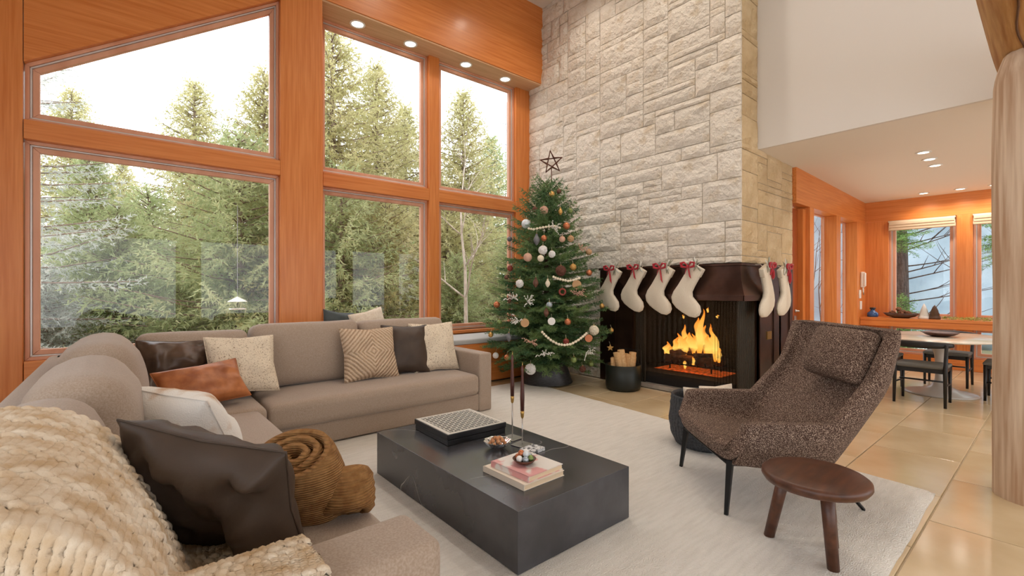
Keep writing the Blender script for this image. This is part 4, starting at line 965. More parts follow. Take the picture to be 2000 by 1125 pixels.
v, f = rbox(.235, .055, .165, .04, 6, puffs=(0, .045, 0)); hp = MB().add(v, f).obj('head_pillow', 'chair_tweed', ch, smooth=True); hp.location = (-.15, -.455, .915); hp.rotation_euler = (math.radians(20), 0, 0)
for sg in (1, -1):
    MB().tube([(sg*.345, .325, .31), (sg*.37, .36, 0)], [.024, .014], 4).obj('leg', 'black_iron', ch); MB().tube([(sg*.30, -.26, .27), (sg*.31, -.49, 0)], [.016, .010], 4).obj('leg', 'black_iron', ch)
    MB().tube([(sg*.345, .335, .29), (sg*.30, -.26, .26)], .014, 4).obj('frame_rail', 'black_iron', ch)
MB().tube([(-.345, .335, .29), (.345, .335, .29)], .014, 4).obj('frame_rail', 'black_iron', ch); MB().tube([(-.30, -.26, .26), (.30, -.26, .26)], .014, 4).obj('frame_rail', 'black_iron', ch)
# ================================================================== stool
st = thing('side_stool', 'round dark walnut three-legged stool in front of the armchair', 'stool', (2.56, .775, .02))
MB().lathe([(.0, .375), (.17, .375), (.215, .39), (.228, .41), (.226, .428), (.212, .438), (.10, .436), (0, .434)], 44).obj('seat', 'walnut', st, smooth=True)
for i, (x, y) in enumerate(((2.66, 1.02), (2.568, .70), (2.80, .765))):
    dx, dy = x-2.56, y-.775; MB().tube([(dx*.62, dy*.62, .385), (dx, dy, 0)], [.030, .026], 14).obj('leg', 'walnut', st, smooth=True)
# ================================================================== basket with cushions
bs = thing('floor_basket', 'charcoal woven round basket of cushions behind the armchair', 'basket', (3.80, 1.96, .015))
def bas(u, v):
    a = 2*PI*v; prof = [(.20, 0), (.245, .02), (.285, .12), (.295, .22), (.285, .33), (.275, .41), (.27, .43), (.255, .41), (.268, .30), (.27, .12), (.20, .03)]
    t = u*(len(prof)-1); i = min(int(t), len(prof)-2); q = t-i; r = prof[i][0]*(1-q)+prof[i+1][0]*q; z = prof[i][1]*(1-q)+prof[i+1][1]*q
    if u < .6: r += .006*abs(math.sin(a*22)) + .003*math.sin(z*260)
    return (r*math.cos(a), r*math.sin(a), z)
mb = MB(); mb.grid(bas, 50, 180); mb.obj('body', 'basket', bs, smooth=True)
MB().lathe([(0, .03), (.25, .03), (.25, .05), (0, .05)], 30).obj('bottom', 'basket', bs)
pillow('basket_cushion', 'pale patterned cushion sticking out of the basket, on the left', 'pillow_linen', (3.745, 1.985, .335), (.76, -.64, 0), (.05, .05, 1), .27, .34, .11, 21)
pillow('basket_cushion', 'pale patterned cushion sticking out of the basket, on the right', 'pillow_linen', (3.885, 1.90, .35), (.6, -.7, .1), (.0, .05, 1), .26, .34, .11, 22)
# ================================================================== dining corner
TC = (8.02, 1.02)
dt = thing('tulip_table', 'oval white tulip pedestal dining table by the dining windows', 'dining table', (TC[0], TC[1], 0))
MB().lathe([(.0, 0), (.36, .0), (.37, .008), (.34, .022), (.20, .05), (.09, .10), (.055, .18), (.048, .34), (.06, .50), (.10, .62), (.17, .685), (.18, .69), (0, .69)], 40).obj('pedestal', 'table_base', dt, smooth=True)
MB().lathe([(0, .70), (.30, .69), (.62, .70), (.70, .712), (.712, .722), (.70, .73), (0, .73)], 56, sx=1.22, sy=.90).obj('table_top', 'table_white', dt, smooth=True)
bw = thing('wooden_bowl', 'shallow brown wooden bowl on the dining table', 'bowl', (8.0, 1.02, .731))
MB().lathe([(0, .0), (.08, 0), (.14, .02), (.19, .055), (.185, .056), (.13, .028), (.07, .01), (0, .008)], 28).obj('bowl', 'walnut', bw, smooth=True)
def dining_chair(label, x, y, face):
    t = thing('dining_chair', label, 'chair', (x, y, 0), face, 'black dining chairs')   # faces local +y
    MB().add(*rbox(.235, .21, .018, .016, 4, .012), Matrix.Translation((0, .0, .445))).obj('seat', 'chair_seat', t, smooth=True)
    B(-.21, .21, -.19, -.17, .375, .425).obj('apron', 'black_wood', t); B(-.21, .21, .17, .19, .375, .425).obj('apron', 'black_wood', t)
    for sg in (-1, 1):
        MB().tube([(sg*.215, .19, 0), (sg*.215, .185, .43)], [.014, .02], 10).obj('leg', 'black_wood', t, smooth=True)
        MB().tube([(sg*.225, -.23, 0), (sg*.222, -.20, .42), (sg*.235, -.22, .71)], [.014, .022, .016], 10).obj('leg', 'black_wood', t, smooth=True)
        MB().tube([(sg*.217, .185, .22), (sg*.222, -.21, .24)], .010, 8).obj('stretcher', 'black_wood', t, smooth=True)
        B(sg*.215-.01, sg*.215+.01, -.19, .19, .385, .425).obj('apron', 'black_wood', t)
    MB().tube([(-.215, -.0, .26), (.215, 0, .26)], .010, 8).obj('stretcher', 'black_wood', t, smooth=True)
    pts = [(.285*math.sin(q), -.10-.155*math.cos(q), .70) for q in [math.radians(-78+156*k/14) for k in range(15)]]
    MB().tube(pts, [.014+.012*math.sin(PI*k/14) for k in range(15)], 8, flat=1.6).obj('back_rail', 'black_wood', t, smooth=True)
    return t
dining_chair('black dining chair with its curved back toward the armchair, nearest side of the table', 7.27, 1.08, -PI/2)
dining_chair('black dining chair partly behind the log column, at the right of the table', 8.12, .42, 0.0)
dining_chair('black dining chair on the left side of the table by the slot windows', 7.95, 1.62, PI)
dining_chair('black dining chair on the far side of the table under the ledge', 8.85, 1.05, PI/2)
# ledge under the dining windows with ornaments
lg = thing('window_ledge', 'long timber ledge running below the dining windows', 'ledge', (XD-.18, .2, 0))
B(-.20, .18, -1.2, 2.155, .79, .835).obj('top_board', 'wood_y', lg, bev=.004); B(-.185, -.15, -1.2, 2.155, .69, .79).obj('front_board', 'wood_y', lg, bev=.003)
for y in (-1.1, .85, 2.1): B(-.15, .17, y-.02, y+.02, .69, .79).obj('bracket', 'wood_z', lg)
ZL = .836
jar = thing('blue_bottle', 'small squat blue glass bottle at the left end of the ledge', 'bottle', (10.26, 2.20, ZL))
MB().lathe([(0, 0), (.075, 0), (.085, .02), (.08, .07), (.04, .10), (.03, .12), (.03, .14), (0, .14)], 20).obj('body', 'blue_glass', jar, smooth=True); MB().lathe([(.0, .135), (.045, .138), (.045, .165), (.0, .17)], 14).obj('stopper', 'board_black', jar, smooth=True)
pb = thing('ledge_bowl', 'oval wooden bowl of pine cones on the ledge', 'bowl', (10.22, 1.80, ZL))
MB().lathe([(0, .0), (.10, 0), (.19, .03), (.25, .085), (.24, .085), (.17, .04), (0, .015)], 28, sx=.6, sy=1).obj('bowl', 'walnut', pb, smooth=True)
def cone_mesh():
    mb = MB()
    def fn(u, v):
        a = 2*PI*v; r = .042*math.sin(PI*(u*.9+.05))**.7*(1.0-.3*u)*(1+.25*math.sin(u*28)*math.cos(a*5+u*20)); return (r*math.cos(a), r*math.sin(a), -.05+.10*u)
    mb.grid(fn, 22, 20); me = mb.mesh('pine_cone'); me.materials.append(M['cone_brown']); return me
cm = cone_mesh(); r_ = random.Random(6)
cl_ = ['pine cone at the left of the ledge bowl', 'pine cone at the right of the ledge bowl', 'pine cone in the middle of the ledge bowl', 'topmost pine cone in the ledge bowl', 'pine cone at the back of the ledge bowl']
for i, (dx, dy, dz) in enumerate(((0, .12, .085), (0, -.10, .085), (-.03, 0, .09), (0, .03, .15), (.05, -.02, .10))):
    o = bpy.data.objects.new('pine_cone', cm); link(o); o.location = (10.22+dx, 1.80+dy, ZL+dz); o.rotation_euler = (r_.uniform(.6, 1.8), r_.uniform(-.5, .5), r_.uniform(0, 6)); tag(o, cl_[i], 'pine cone', 'pine cones in the bowl')
def figurine(label, y, m, h):
    t = thing('tree_figurine', label, 'figurine', (10.22, y, ZL)); 
    MB().lathe([(0, 0), (.075, 0), (.078, .03), (.06, .07), (.066, .075), (.045, .13), (.05, .135), (.028, .19), (.03, .195), (.0, h)], 20).obj('body', m, t, smooth=True)
figurine('white tiered ceramic tree figurine on the ledge', 1.50, 'ceramic_white', .26); figurine('dark brown tree figurine on the ledge beside the white one', 1.37, 'figure_brown', .235)
r_ = random.Random(5); vv = []; ff = []
for k in range(900):
    y = r_.uniform(.0, 1.27); x = 10.2+r_.uniform(-.07, .09); z = ZL+r_.uniform(0, .05)*(1-abs(x-10.21)/.1*.5); l = r_.uniform(.015, .045); a = r_.uniform(0, 2*PI); b = r_.uniform(-.2, .9); d = Vector((math.cos(a)*math.cos(b), math.sin(a)*math.cos(b), math.sin(b))); s = d.orthogonal().normalized()*.007; p = Vector((x, y, z+.004)); n = len(vv)
    vv += [tuple(p-s), tuple(p+s), tuple(p+d*l)]; ff.append((n, n+1, n+2))
o = MB().add(vv, ff).obj('moss_garland', 'moss'); tag(o, 'loose green moss garland along the dining window ledge', 'garland', kind='stuff')
# intercom phone and switches on the dining side wall
ip = thing('intercom_phone', 'white wall intercom handset with cord in the dining corner', 'intercom', (10.22, YD-.002, 1.50))
MB().add(*rbox(.075, .022, .14, .015, 2), Matrix.Translation((0, -.022, 0))).obj('base', 'plastic_white', ip, smooth=True); MB().add(*rbox(.026, .022, .125, .018, 2), Matrix.Translation((-.045, -.06, 0))).obj('handset', 'plastic_white', ip, smooth=True)
B(.01, .05, -.047, -.044, .02, .09).obj('keypad', 'board_black', ip); MB().tube([(-.03, -.03, -.13), (-.02, -.03, -.22), (.02, -.03, -.27), (.015, -.03, -.17), (.01, -.02, -.13)], .007, 6).obj('cord', 'plastic_white', ip, smooth=True)
for lab, x, z in (('white switch plate just below the intercom', 10.12, 1.24), ('lower white switch plate above the ledge end', 10.17, 1.04)):
    t = thing('switch_plate', lab, 'switch', (x, YD-.001, z)); MB().add(*rbox(.055, .006, .075, .004, 1), Matrix.Translation((0, -.006, 0))).obj('plate', 'plastic_white', t); B(-.015, .015, -.018, -.012, -.025, .025).obj('rocker', 'plastic_white', t, bev=.002)
# ================================================================== conifers
def conifer(H, R_fn, z0, seed, whorl=.16, nb=7, twig_step=.07, twig_len=.30, needle=.05, nw=.010, per=.016, rise=.10, droop=.25, tipup=.18, hang=.25, jit=.15, grow=-.45, thin=.35):
    """needle triangles of a whole tree as numpy arrays, and the branch axes"""
    rs = np.random.RandomState(seed); O = []; D = []; Ln = []; axes = []
    z = z0
    while z < H*.985:
        t = z/H; n = max(4, int(nb*(1-thin*t)+rs.rand()*1.5)); ph = rs.rand()*6.28
        for k in range(n):
            a = ph+2*PI*k/n+rs.uniform(-.25, .25); L_ = R_fn(z)*rs.uniform(1-jit, 1+jit*.6)
            if L_ < .03: continue
            zz = z+rs.uniform(-.5, .5)*whorl; dr = np.array([math.cos(a), math.sin(a), 0]); sd = np.array([-math.sin(a), math.cos(a), 0])
            up = rise+(.55*max(0, t-.6)/.4)
            ns = max(3, int(L_/twig_step)); S_ = (np.arange(ns)+.6)/ns
            dq = droop*rs.uniform(.35, 1.6); up += rs.uniform(-.08, .14); zc = zz+L_*(up*S_-dq*S_**1.5*(1-t)+tipup*S_**3)
            pts = np.outer(S_*L_, dr); pts[:, 2] = zc; axes.append(np.vstack([[0, 0, zz], pts]))
            tl = np.clip(twig_len*(1-.65*S_)*min(1, L_/.5+.25), .05, None)
            for sgn in (1, -1, 0):
                if sgn == 0:
                    dv = np.tile(dr, (ns, 1)); l2 = np.full(ns, twig_step*1.6)
                else:
                    an = rs.uniform(.55, 1.0, ns)
                    dv = np.outer(np.cos(an), dr)+sgn*np.outer(np.sin(an), sd); l2 = tl*rs.uniform(.7, 1.15, ns)
                dv[:, 2] = -hang*rs.uniform(.3, 1.4, ns) if sgn else (up-droop*S_*(1-t)+3*tipup*S_**2)
                dv /= np.linalg.norm(dv, axis=1)[:, None]; O.append(pts); D.append(dv); Ln.append(l2)
        z += whorl*(1+grow*t)*rs.uniform(.85, 1.15)
    # leader
    k = max(2, int((H-z)/.05)+2); O.append(np.array([[0, 0, H*.93+i*.0] for i in range(1)])); D.append(np.array([[0, 0, 1.]])); Ln.append(np.array([H*.07+.02]))
    O = np.vstack(O); D = np.vstack(D); Ln = np.concatenate(Ln)
    cnt = np.maximum(3, (Ln/per).astype(int)); idx = np.repeat(np.arange(len(O)), cnt); n = len(idx)
    fr_ = rs.rand(n); p = O[idx]+D[idx]*(fr_*Ln[idx])[:, None]
    rv = rs.normal(size=(n, 3)); d = D[idx]; rv -= d*(rv*d).sum(1)[:, None]; rv /= np.linalg.norm(rv, axis=1)[:, None]+1e-9; rv[:, 2] *= .75
    nd = rv*.8+d*.65; nd /= np.linalg.norm(nd, axis=1)[:, None]
    sd = np.cross(nd, rs.normal(size=(n, 3))); sd /= np.linalg.norm(sd, axis=1)[:, None]+1e-9
    ln = needle*rs.uniform(.7, 1.2, n)*(1-.35*fr_)
    a = p-sd*nw/2; b = p+sd*nw/2; c = p+nd*ln[:, None]
    v = np.stack([a, b, c], 1).reshape(-1, 3); f = np.arange(3*n).reshape(n, 3)
    return v, f, axes
def branch_mesh(axes, r0, H):
    mb = MB()
    return mb
def tree_parts(v, f, axes, H, r, fol, bark, every=1, br=.012):
    fo = from_np('foliage', v, f, fol); fo['kind'] = 'stuff'; me_f = fo.data; bpy.data.objects.remove(fo)
    mb = MB(); mb.tube([(0, 0, -.3), (0, 0, H*.3), (0, 0, H*.7), (0, 0, H*.97)], [r, r*.8, r*.42, r*.06], 10); me_t = mb.mesh('trunk'); me_t.materials.append(M[bark])
    mb = MB()
    for a in axes[::every]:
        if len(a) > 2: mb.tube([tuple(a[0]), tuple(a[len(a)//2]), tuple(a[-1])], [br, br*.6, br*.25], 4, cap=False)
    me_b = mb.mesh('boughs'); me_b.materials.append(M[bark])
    return me_f, me_t, me_b
def tree_from(meshes, name, label, loc, rz, sc, fol=None, group=None, cat='tree'):
    t = thing(name, label, cat, loc, rz, group); t.scale = sc
    for nm, me in zip(('foliage', 'trunk', 'boughs'), meshes):
        o = bpy.data.objects.new(nm, me); link(o, t)
        if nm != 'trunk': o['kind'] = 'stuff'
        if nm == 'foliage' and fol: o.material_slots[0].link = 'OBJECT'; o.material_slots[0].material = M[fol]
    return t
def cone(R, H, z0, p=.8): return lambda z: R*max(0, 1-(z-z0*.5)/(H-z0*.5))**p
specs = {}
specs['a'] = tree_parts(*conifer(8, cone(2.8, 8, .5), .5, 1, .27, 8, .15, .62, .15, .034, .044, droop=.42, hang=.75), 8, .16, 'spruce_a', 'bark_out', 1, .022)
specs['b'] = tree_parts(*conifer(7, cone(2.8, 7, .4, .9), .4, 2, .27, 8, .14, .66, .14, .032, .042, droop=.32, hang=1.0), 7, .14, 'spruce_b', 'bark_out', 1, .022)
specs['c'] = tree_parts(*conifer(3.2, cone(1.8, 3.2, .2, .75), .15, 3, .19, 8, .10, .46, .10, .021, .027, droop=.30, hang=.8), 3.2, .08, 'spruce_b', 'bark_out', 1, .014)
specs['l'] = tree_parts(*conifer(7.5, cone(2.6, 7.5, .5, .7), .4, 6, .42, 7, .13, .50, .11, .022, .034, droop=.35, hang=.35), 7.5, .15, 'spruce_blue', 'bark_out', 1, .022)
FOREST = [
 ('l', (-1.75, 11.0), 1.0, .2, None, 'frosty blue spruce at the left edge of the window view'),
 ('b', (-.56, 13.5), .66, 1.0, None, 'dark green spruce left of centre behind the left window'),
 ('a', (-1.36, 22.0), 1.05, 2.0, None, 'tall thin-topped spruce far behind the frosty one'),
 ('a', (1.77, 18.1), 1.03, .7, None, 'pointed spruce standing highest in the left window'),
 ('a', (2.79, 13.3), .90, 1.6, 'spruce_a', 'spruce beside the timber post in the left window'),
 ('c', (1.84, 10.85), 1.5, 2.6, 'spruce_b', 'low bushy green spruce before the timber post'),
 ('c', (.5, 15.2), 1.3, 4.0, None, 'small green spruce between the larger ones in the left window'),
 ('a', (3.81, 11.2), 1.0, 3.1, None, 'big drooping spruce directly right of the timber post'),
 ('a', (5.44, 12.4), .98, 4.4, 'spruce_a', 'spruce in the middle of the tall centre window'),
 ('c', (3.35, 9.3), 1.25, .9, 'spruce_b', 'low feathery green spruce close outside the tall window'),
 ('a', (8.44, 12.5), .99, 5.0, None, 'slim spruce in the right tall window'),
 ('a', (10.96, 14.3), .93, 5.6, 'spruce_b', 'spruce at the right edge of the tall windows, beside the chimney'),
 ('c', (6.1, 9.3), .75, 1.9, None, 'low dark spruce behind the bare birch'),
 ('b', (7.44, 14.6), 1.12, 2.4, 'spruce_a', 'spruce half hidden by the window mullion'),
 ('b', (3.04, 23.5), 1.1, 3.4, 'spruce_a', 'distant spruce behind the highest pointed one'),
 ('b', (-.01, 26.1), 1.0, .4, 'spruce_a', 'distant spruce seen in the gap of the left window'),
 ('b', (4.14, 14.8), 1.0, 1.3, 'spruce_b', 'spruce mostly behind the timber post'),
 ('c', (-1.05, 11.6), .62, 2.9, 'spruce_blue', 'knee-high frosted spruce at the bottom left of the window'),
 ('c', (.85, 11.3), .52, 3.9, None, 'knee-high green spruce above the sofa corner'),
 ('c', (-.1, 12.6), 1.05, .3, 'spruce_b', 'bushy green spruce below the gap of sky in the left window'),
 ('c', (4.6, 10.0), 1.2, 1.2, 'spruce_a', 'yellowish bushy spruce left of the window mullion'),
 ('c', (6.9, 11.0), 1.3, 3.3, 'spruce_a', 'yellowish bushy spruce right of the window mullion'),
 ('c', (8.2, 9.6), 1.0, 2.2, 'spruce_b', 'bushy spruce at the lower right of the right tall window'),
 ('b', (12.4, 20.9), 1.15, 2.2, 'spruce_a', 'distant spruce behind the birch'),
 ('b', (7.44, 22.5), 1.1, 5.1, 'spruce_a', 'distant spruce behind the tall centre window trees'),
]
for k, (x, y), sc, rz, fol, lab in FOREST: tree_from(specs[k], 'spruce_tree', lab, (x, y, -.25), rz, (sc, sc, sc), fol, 'spruces outside the windows')
g = MB(); g.grid(lambda u, v: (-30+90*u, 6.4+70*v, -.25+.12*noise.noise(Vector((u*40, v*30, 0)))), 90, 70); o = g.obj('garden_ground', 'ground', smooth=True); tag(o, 'winter grass with patches of snow outside', kind='structure')
g = MB(); g.grid(lambda u, v: (10.8+40*u, -30+36*v, -.3), 4, 4); o = g.obj('yard_ground', 'ground'); tag(o, 'snowy yard outside the dining windows', kind='structure')
# snow clumps
r_ = random.Random(3)
for i, (x, y) in enumerate(((-.55, 10.6), (.25, 10.3), (1.15, 9.6), (1.5, 10.3), (-.9, 12.0))):
    mb = MB(); sd = i*3.3; mb.grid(lambda u, v: (.30*math.sin(PI*u*.5)*math.cos(2*PI*v)*(1+.3*noise.noise(Vector((v*4, sd, 0)))), .22*math.sin(PI*u*.5)*math.sin(2*PI*v), .14*math.cos(PI*u*.5)), 6, 16)
    o = mb.obj('snow_clump', 'sprig_white', smooth=True); o.location = (x, y, -.2); tag(o, ['snow clump nearest the left window frame', 'snow clump left of the sofa corner view', 'snow clump in the centre of the left window', 'snow clump before the low bushy spruce', 'snow clump at the foot of the frosted spruce'][i], 'snow', 'snow clumps')
# bare birch
def bare(root, p, d, L_, r, lvl, rs, m, name='branch'):
    pts = [Vector(p)]; n = 6; dd = Vector(d).normalized()
    for k in range(n):
        dd = (dd+Vector((rs.uniform(-.12, .12), rs.uniform(-.12, .12), .03))).normalized(); pts.append(pts[-1]+dd*L_/n)
    MB().tube(pts, [r*(1-.75*k/n) for k in range(n+1)], 6).obj(name, m, root, smooth=True)
    if lvl <= 0: return
    for k in range(2, n+1):
        for q in range(1 if lvl < 2 else 2):
            ax = Vector((rs.uniform(-1, 1), rs.uniform(-1, 1), rs.uniform(.1, .9))).normalized(); bare(root, pts[k], dd*.5+ax, L_*rs.uniform(.3, .5), r*(1-.75*k/n)*.55+.002, lvl-1, rs, m)
bt = thing('bare_birch', 'bare pale birch with thin branches outside the right tall window', 'tree', (5.40, 7.9, -.25)); bare(bt, (0, 0, 0), (0, 0, 1), 4.2, .05, 2, random.Random(5), 'birch', 'trunk')
# lattice mast
tw = thing('lattice_mast', 'thin steel lattice mast far behind the right tall window', 'mast', (28.6, 34.8, -.25))
for sx, sy in ((-.22, -.22), (.22, -.22), (0, .25)): MB().tube([(sx, sy, 0), (sx, sy, 19.5)], .035, 5).obj('leg', 'steel_tower', tw)
for k in range(26):
    z = 7+k*.48; a = ((-.22, -.22), (.22, -.22), (0, .25)); p, q = a[k % 3], a[(k+1) % 3]; MB().tube([(p[0], p[1], z), (q[0], q[1], z+.48)], .018, 4).obj('brace', 'steel_tower', tw)
for z in (13.5, 15.5, 17.5): MB().tube([(-.9, .2, z), (.7, -.2, z)], .03, 4).obj('crossarm', 'steel_tower', tw)
# bird feeder
bf = thing('bird_feeder', 'small bird feeder hanging outside the left window near the post', 'bird feeder', (1.35, 8.2, 1.02)); B(-.10, .10, -.10, .10, 0, .015).obj('tray', 'sprig_white', bf); B(-.07, .07, -.07, .07, .015, .12).obj('tube', 'glass', bf); MB().lathe([(.14, .12), (.0, .20)], 4).obj('roof', 'sprig_white', bf); MB().tube([(0, 0, .19), (0, 0, 1.6)], .003, 4).obj('wire', 'steel_tower', bf)
# outside the dining windows
tp = MB(); tp.grid(lambda u, v: (17.5+.35*noise.noise(Vector((u*9, v*4, 0))), -5+15*u, -.3+6*v), 60, 24); o = tp.obj('pale_tarpaulin', 'tarp', smooth=True); sm = o.modifiers.new('th', 'SOLIDIFY'); sm.thickness = .05; tag(o, 'pale blue-grey sheet screen behind the trees at the dining windows', 'screen')
yt = thing('bare_larch', 'dark-trunked tree with bare twigs right outside the dining window', 'tree', (13.4, 2.42, -.3))
MB().tube([(0, 0, 0), (.02, .02, 1.5), (.0, .03, 3), (.0, 0, 6)], [.25, .22, .20, .15], 14).obj('trunk', 'bark_dark', yt, smooth=True)
rs = random.Random(9)
for k in range(16):
    z = 1.0+k*.16; a = rs.uniform(-2.0, -1.0) if k % 4 else rs.uniform(1.1, 2.2); bare(yt, (0, 0, z), (math.cos(a)-.2, math.sin(a), rs.uniform(-.25, .35)), rs.uniform(1.2, 2.2), .018, 1, rs, 'bark_dark')
bo = conifer(1.6, cone(.8, 1.6, .1, .6), .1, 12, .16, 7, .07, .26, .07, .012, .018, droop=.5, hang=.5); bom = tree_parts(*bo, 1.6, .03, 'needle_lit' if 'needle_lit' in M else 'spruce_b', 'bark_dark', 1, .008)
mat('spruce_fresh', srgb(92, 140, 66), .8, col2=srgb(132, 168, 92), scale=3)
for i, (x, y, z, s_, lab) in enumerate(((12.7, 2.25, -.2, .85, 'young green fir in the lower corner of the left dining window'), (12.6, 2.3, 2.2, .8, 'hanging green fir bough at the top of the left dining window'), (12.9, .62, 1.9, 1.0, 'green fir bough in the dining window beside the log column'))):
    tree_from(bom, 'fir_bough', lab, (x, y, z), i*1.3, (s_, s_, s_), 'spruce_fresh', 'fir boughs at the dining windows', 'fir')
for i, (x, y, lab) in enumerate(((13.2, 4.9, 'bare shrub seen through the first slot window'), (15.0, 4.6, 'bare shrub seen through the second slot window'))):
    t = thing('bare_shrub', lab, 'shrub', (x, y, -.3), 0, 'bare shrubs'); rr = random.Random(20+i)
    for k in range(4): bare(t, (rr.uniform(-.3, .3), rr.uniform(-.4, .4), 0), (rr.uniform(-.25, .25), rr.uniform(-.3, .3), 1), 3.2, .02, 1, rr, 'bark_dark')
# ================================================================== christmas tree
TX0, TY0 = 4.62, 4.74
TP = [(.1, .42), (.25, .58), (.64, .85), (1.07, .76), (1.51, .66), (2.24, .44), (2.6, .27), (2.88, .10), (3.2, .05)]
def tr(z):
    for (a, b), (c, d) in zip(TP, TP[1:]):
        if z <= c: return b+(d-b)*max(0, (z-a))/(c-a)
    return .05
v, f, axes = conifer(2.92, tr, .34, 21, .056, 14, .036, .22, .042, .0088, .0062, rise=.14, droop=.42, tipup=.14, hang=.22, jit=.24, grow=.95, thin=.5)
tri_ok = (v.reshape(-1, 3, 3)[:, :, 0].max(1)+TX0 < 5.43); vv_ = v.reshape(-1, 3, 3)[tri_ok]; v = vv_.reshape(-1, 3); f = np.arange(len(v)).reshape(-1, 3); axes = [a_*np.array([min(1, .80/max(.01, a_[-1][0])), 1, 1]) for a_ in axes]
xt = thing('christmas_tree', 'decorated green fir christmas tree between the tall windows and the fireplace', 'christmas tree', (TX0, TY0, 0))
ms = tree_parts(v, f, axes, 2.92, .05, 'needle', 'tree_bark', 1, .007)
for nm, me in zip(('foliage', 'trunk', 'boughs'), ms):
    o = bpy.data.objects.new(nm, me); link(o, xt)
    if nm != 'trunk': o['kind'] = 'stuff'
    if nm == 'trunk': o.location.z = .32; o.scale.z = .9
cl = thing('tree_collar', 'tapered black metal collar around the foot of the christmas tree', 'tree collar', (TX0, TY0, .02))
MB().lathe([(.36, 0), (.365, .01), (.275, .285), (.27, .295), (.262, .29), (.345, .012)], 48, cap=False).obj('skirt', 'collar', cl, smooth=True); MB().lathe([(.363, 0), (.37, .004), (.366, .022), (.358, .02)], 48, cap=False).obj('rim', 'collar', cl, smooth=True)
# star
sp_ = thing('star_topper', 'woven twig star on the tip of the christmas tree', 'star', (4.67, 4.69, 2.90)); sm_ = Matrix.Rotation(math.radians(-40), 4, 'Z')
MB().tube([(0, 0, -.05), (0, 0, .16)], .006, 6).obj('stem', 'orn_twig', sp_)
pts = []
for k in range(10): q = PI/2+.12+PI*k/5; r = .165 if k % 2 == 0 else .066; pts.append(Vector((r*math.cos(q), 0, .24+r*math.sin(q))))
for dy in (-.018, .018):
    MB().tube([sm_ @ Vector((p.x, dy*(0 if k % 2 == 0 else 1), p.z)) for k, p in enumerate(pts)], .012, 6, closed=True).obj('twig_outline', 'orn_twig', sp_, smooth=True)
for k in range(0, 10, 2): MB().tube([sm_ @ pts[k], sm_ @ pts[(k+4) % 10]], .008, 5).obj('twig', 'orn_twig', sp_)
for k in range(1, 10, 2): MB().tube([sm_ @ pts[k], sm_ @ pts[(k+2) % 10]], .008, 5).obj('twig', 'orn_twig', sp_)
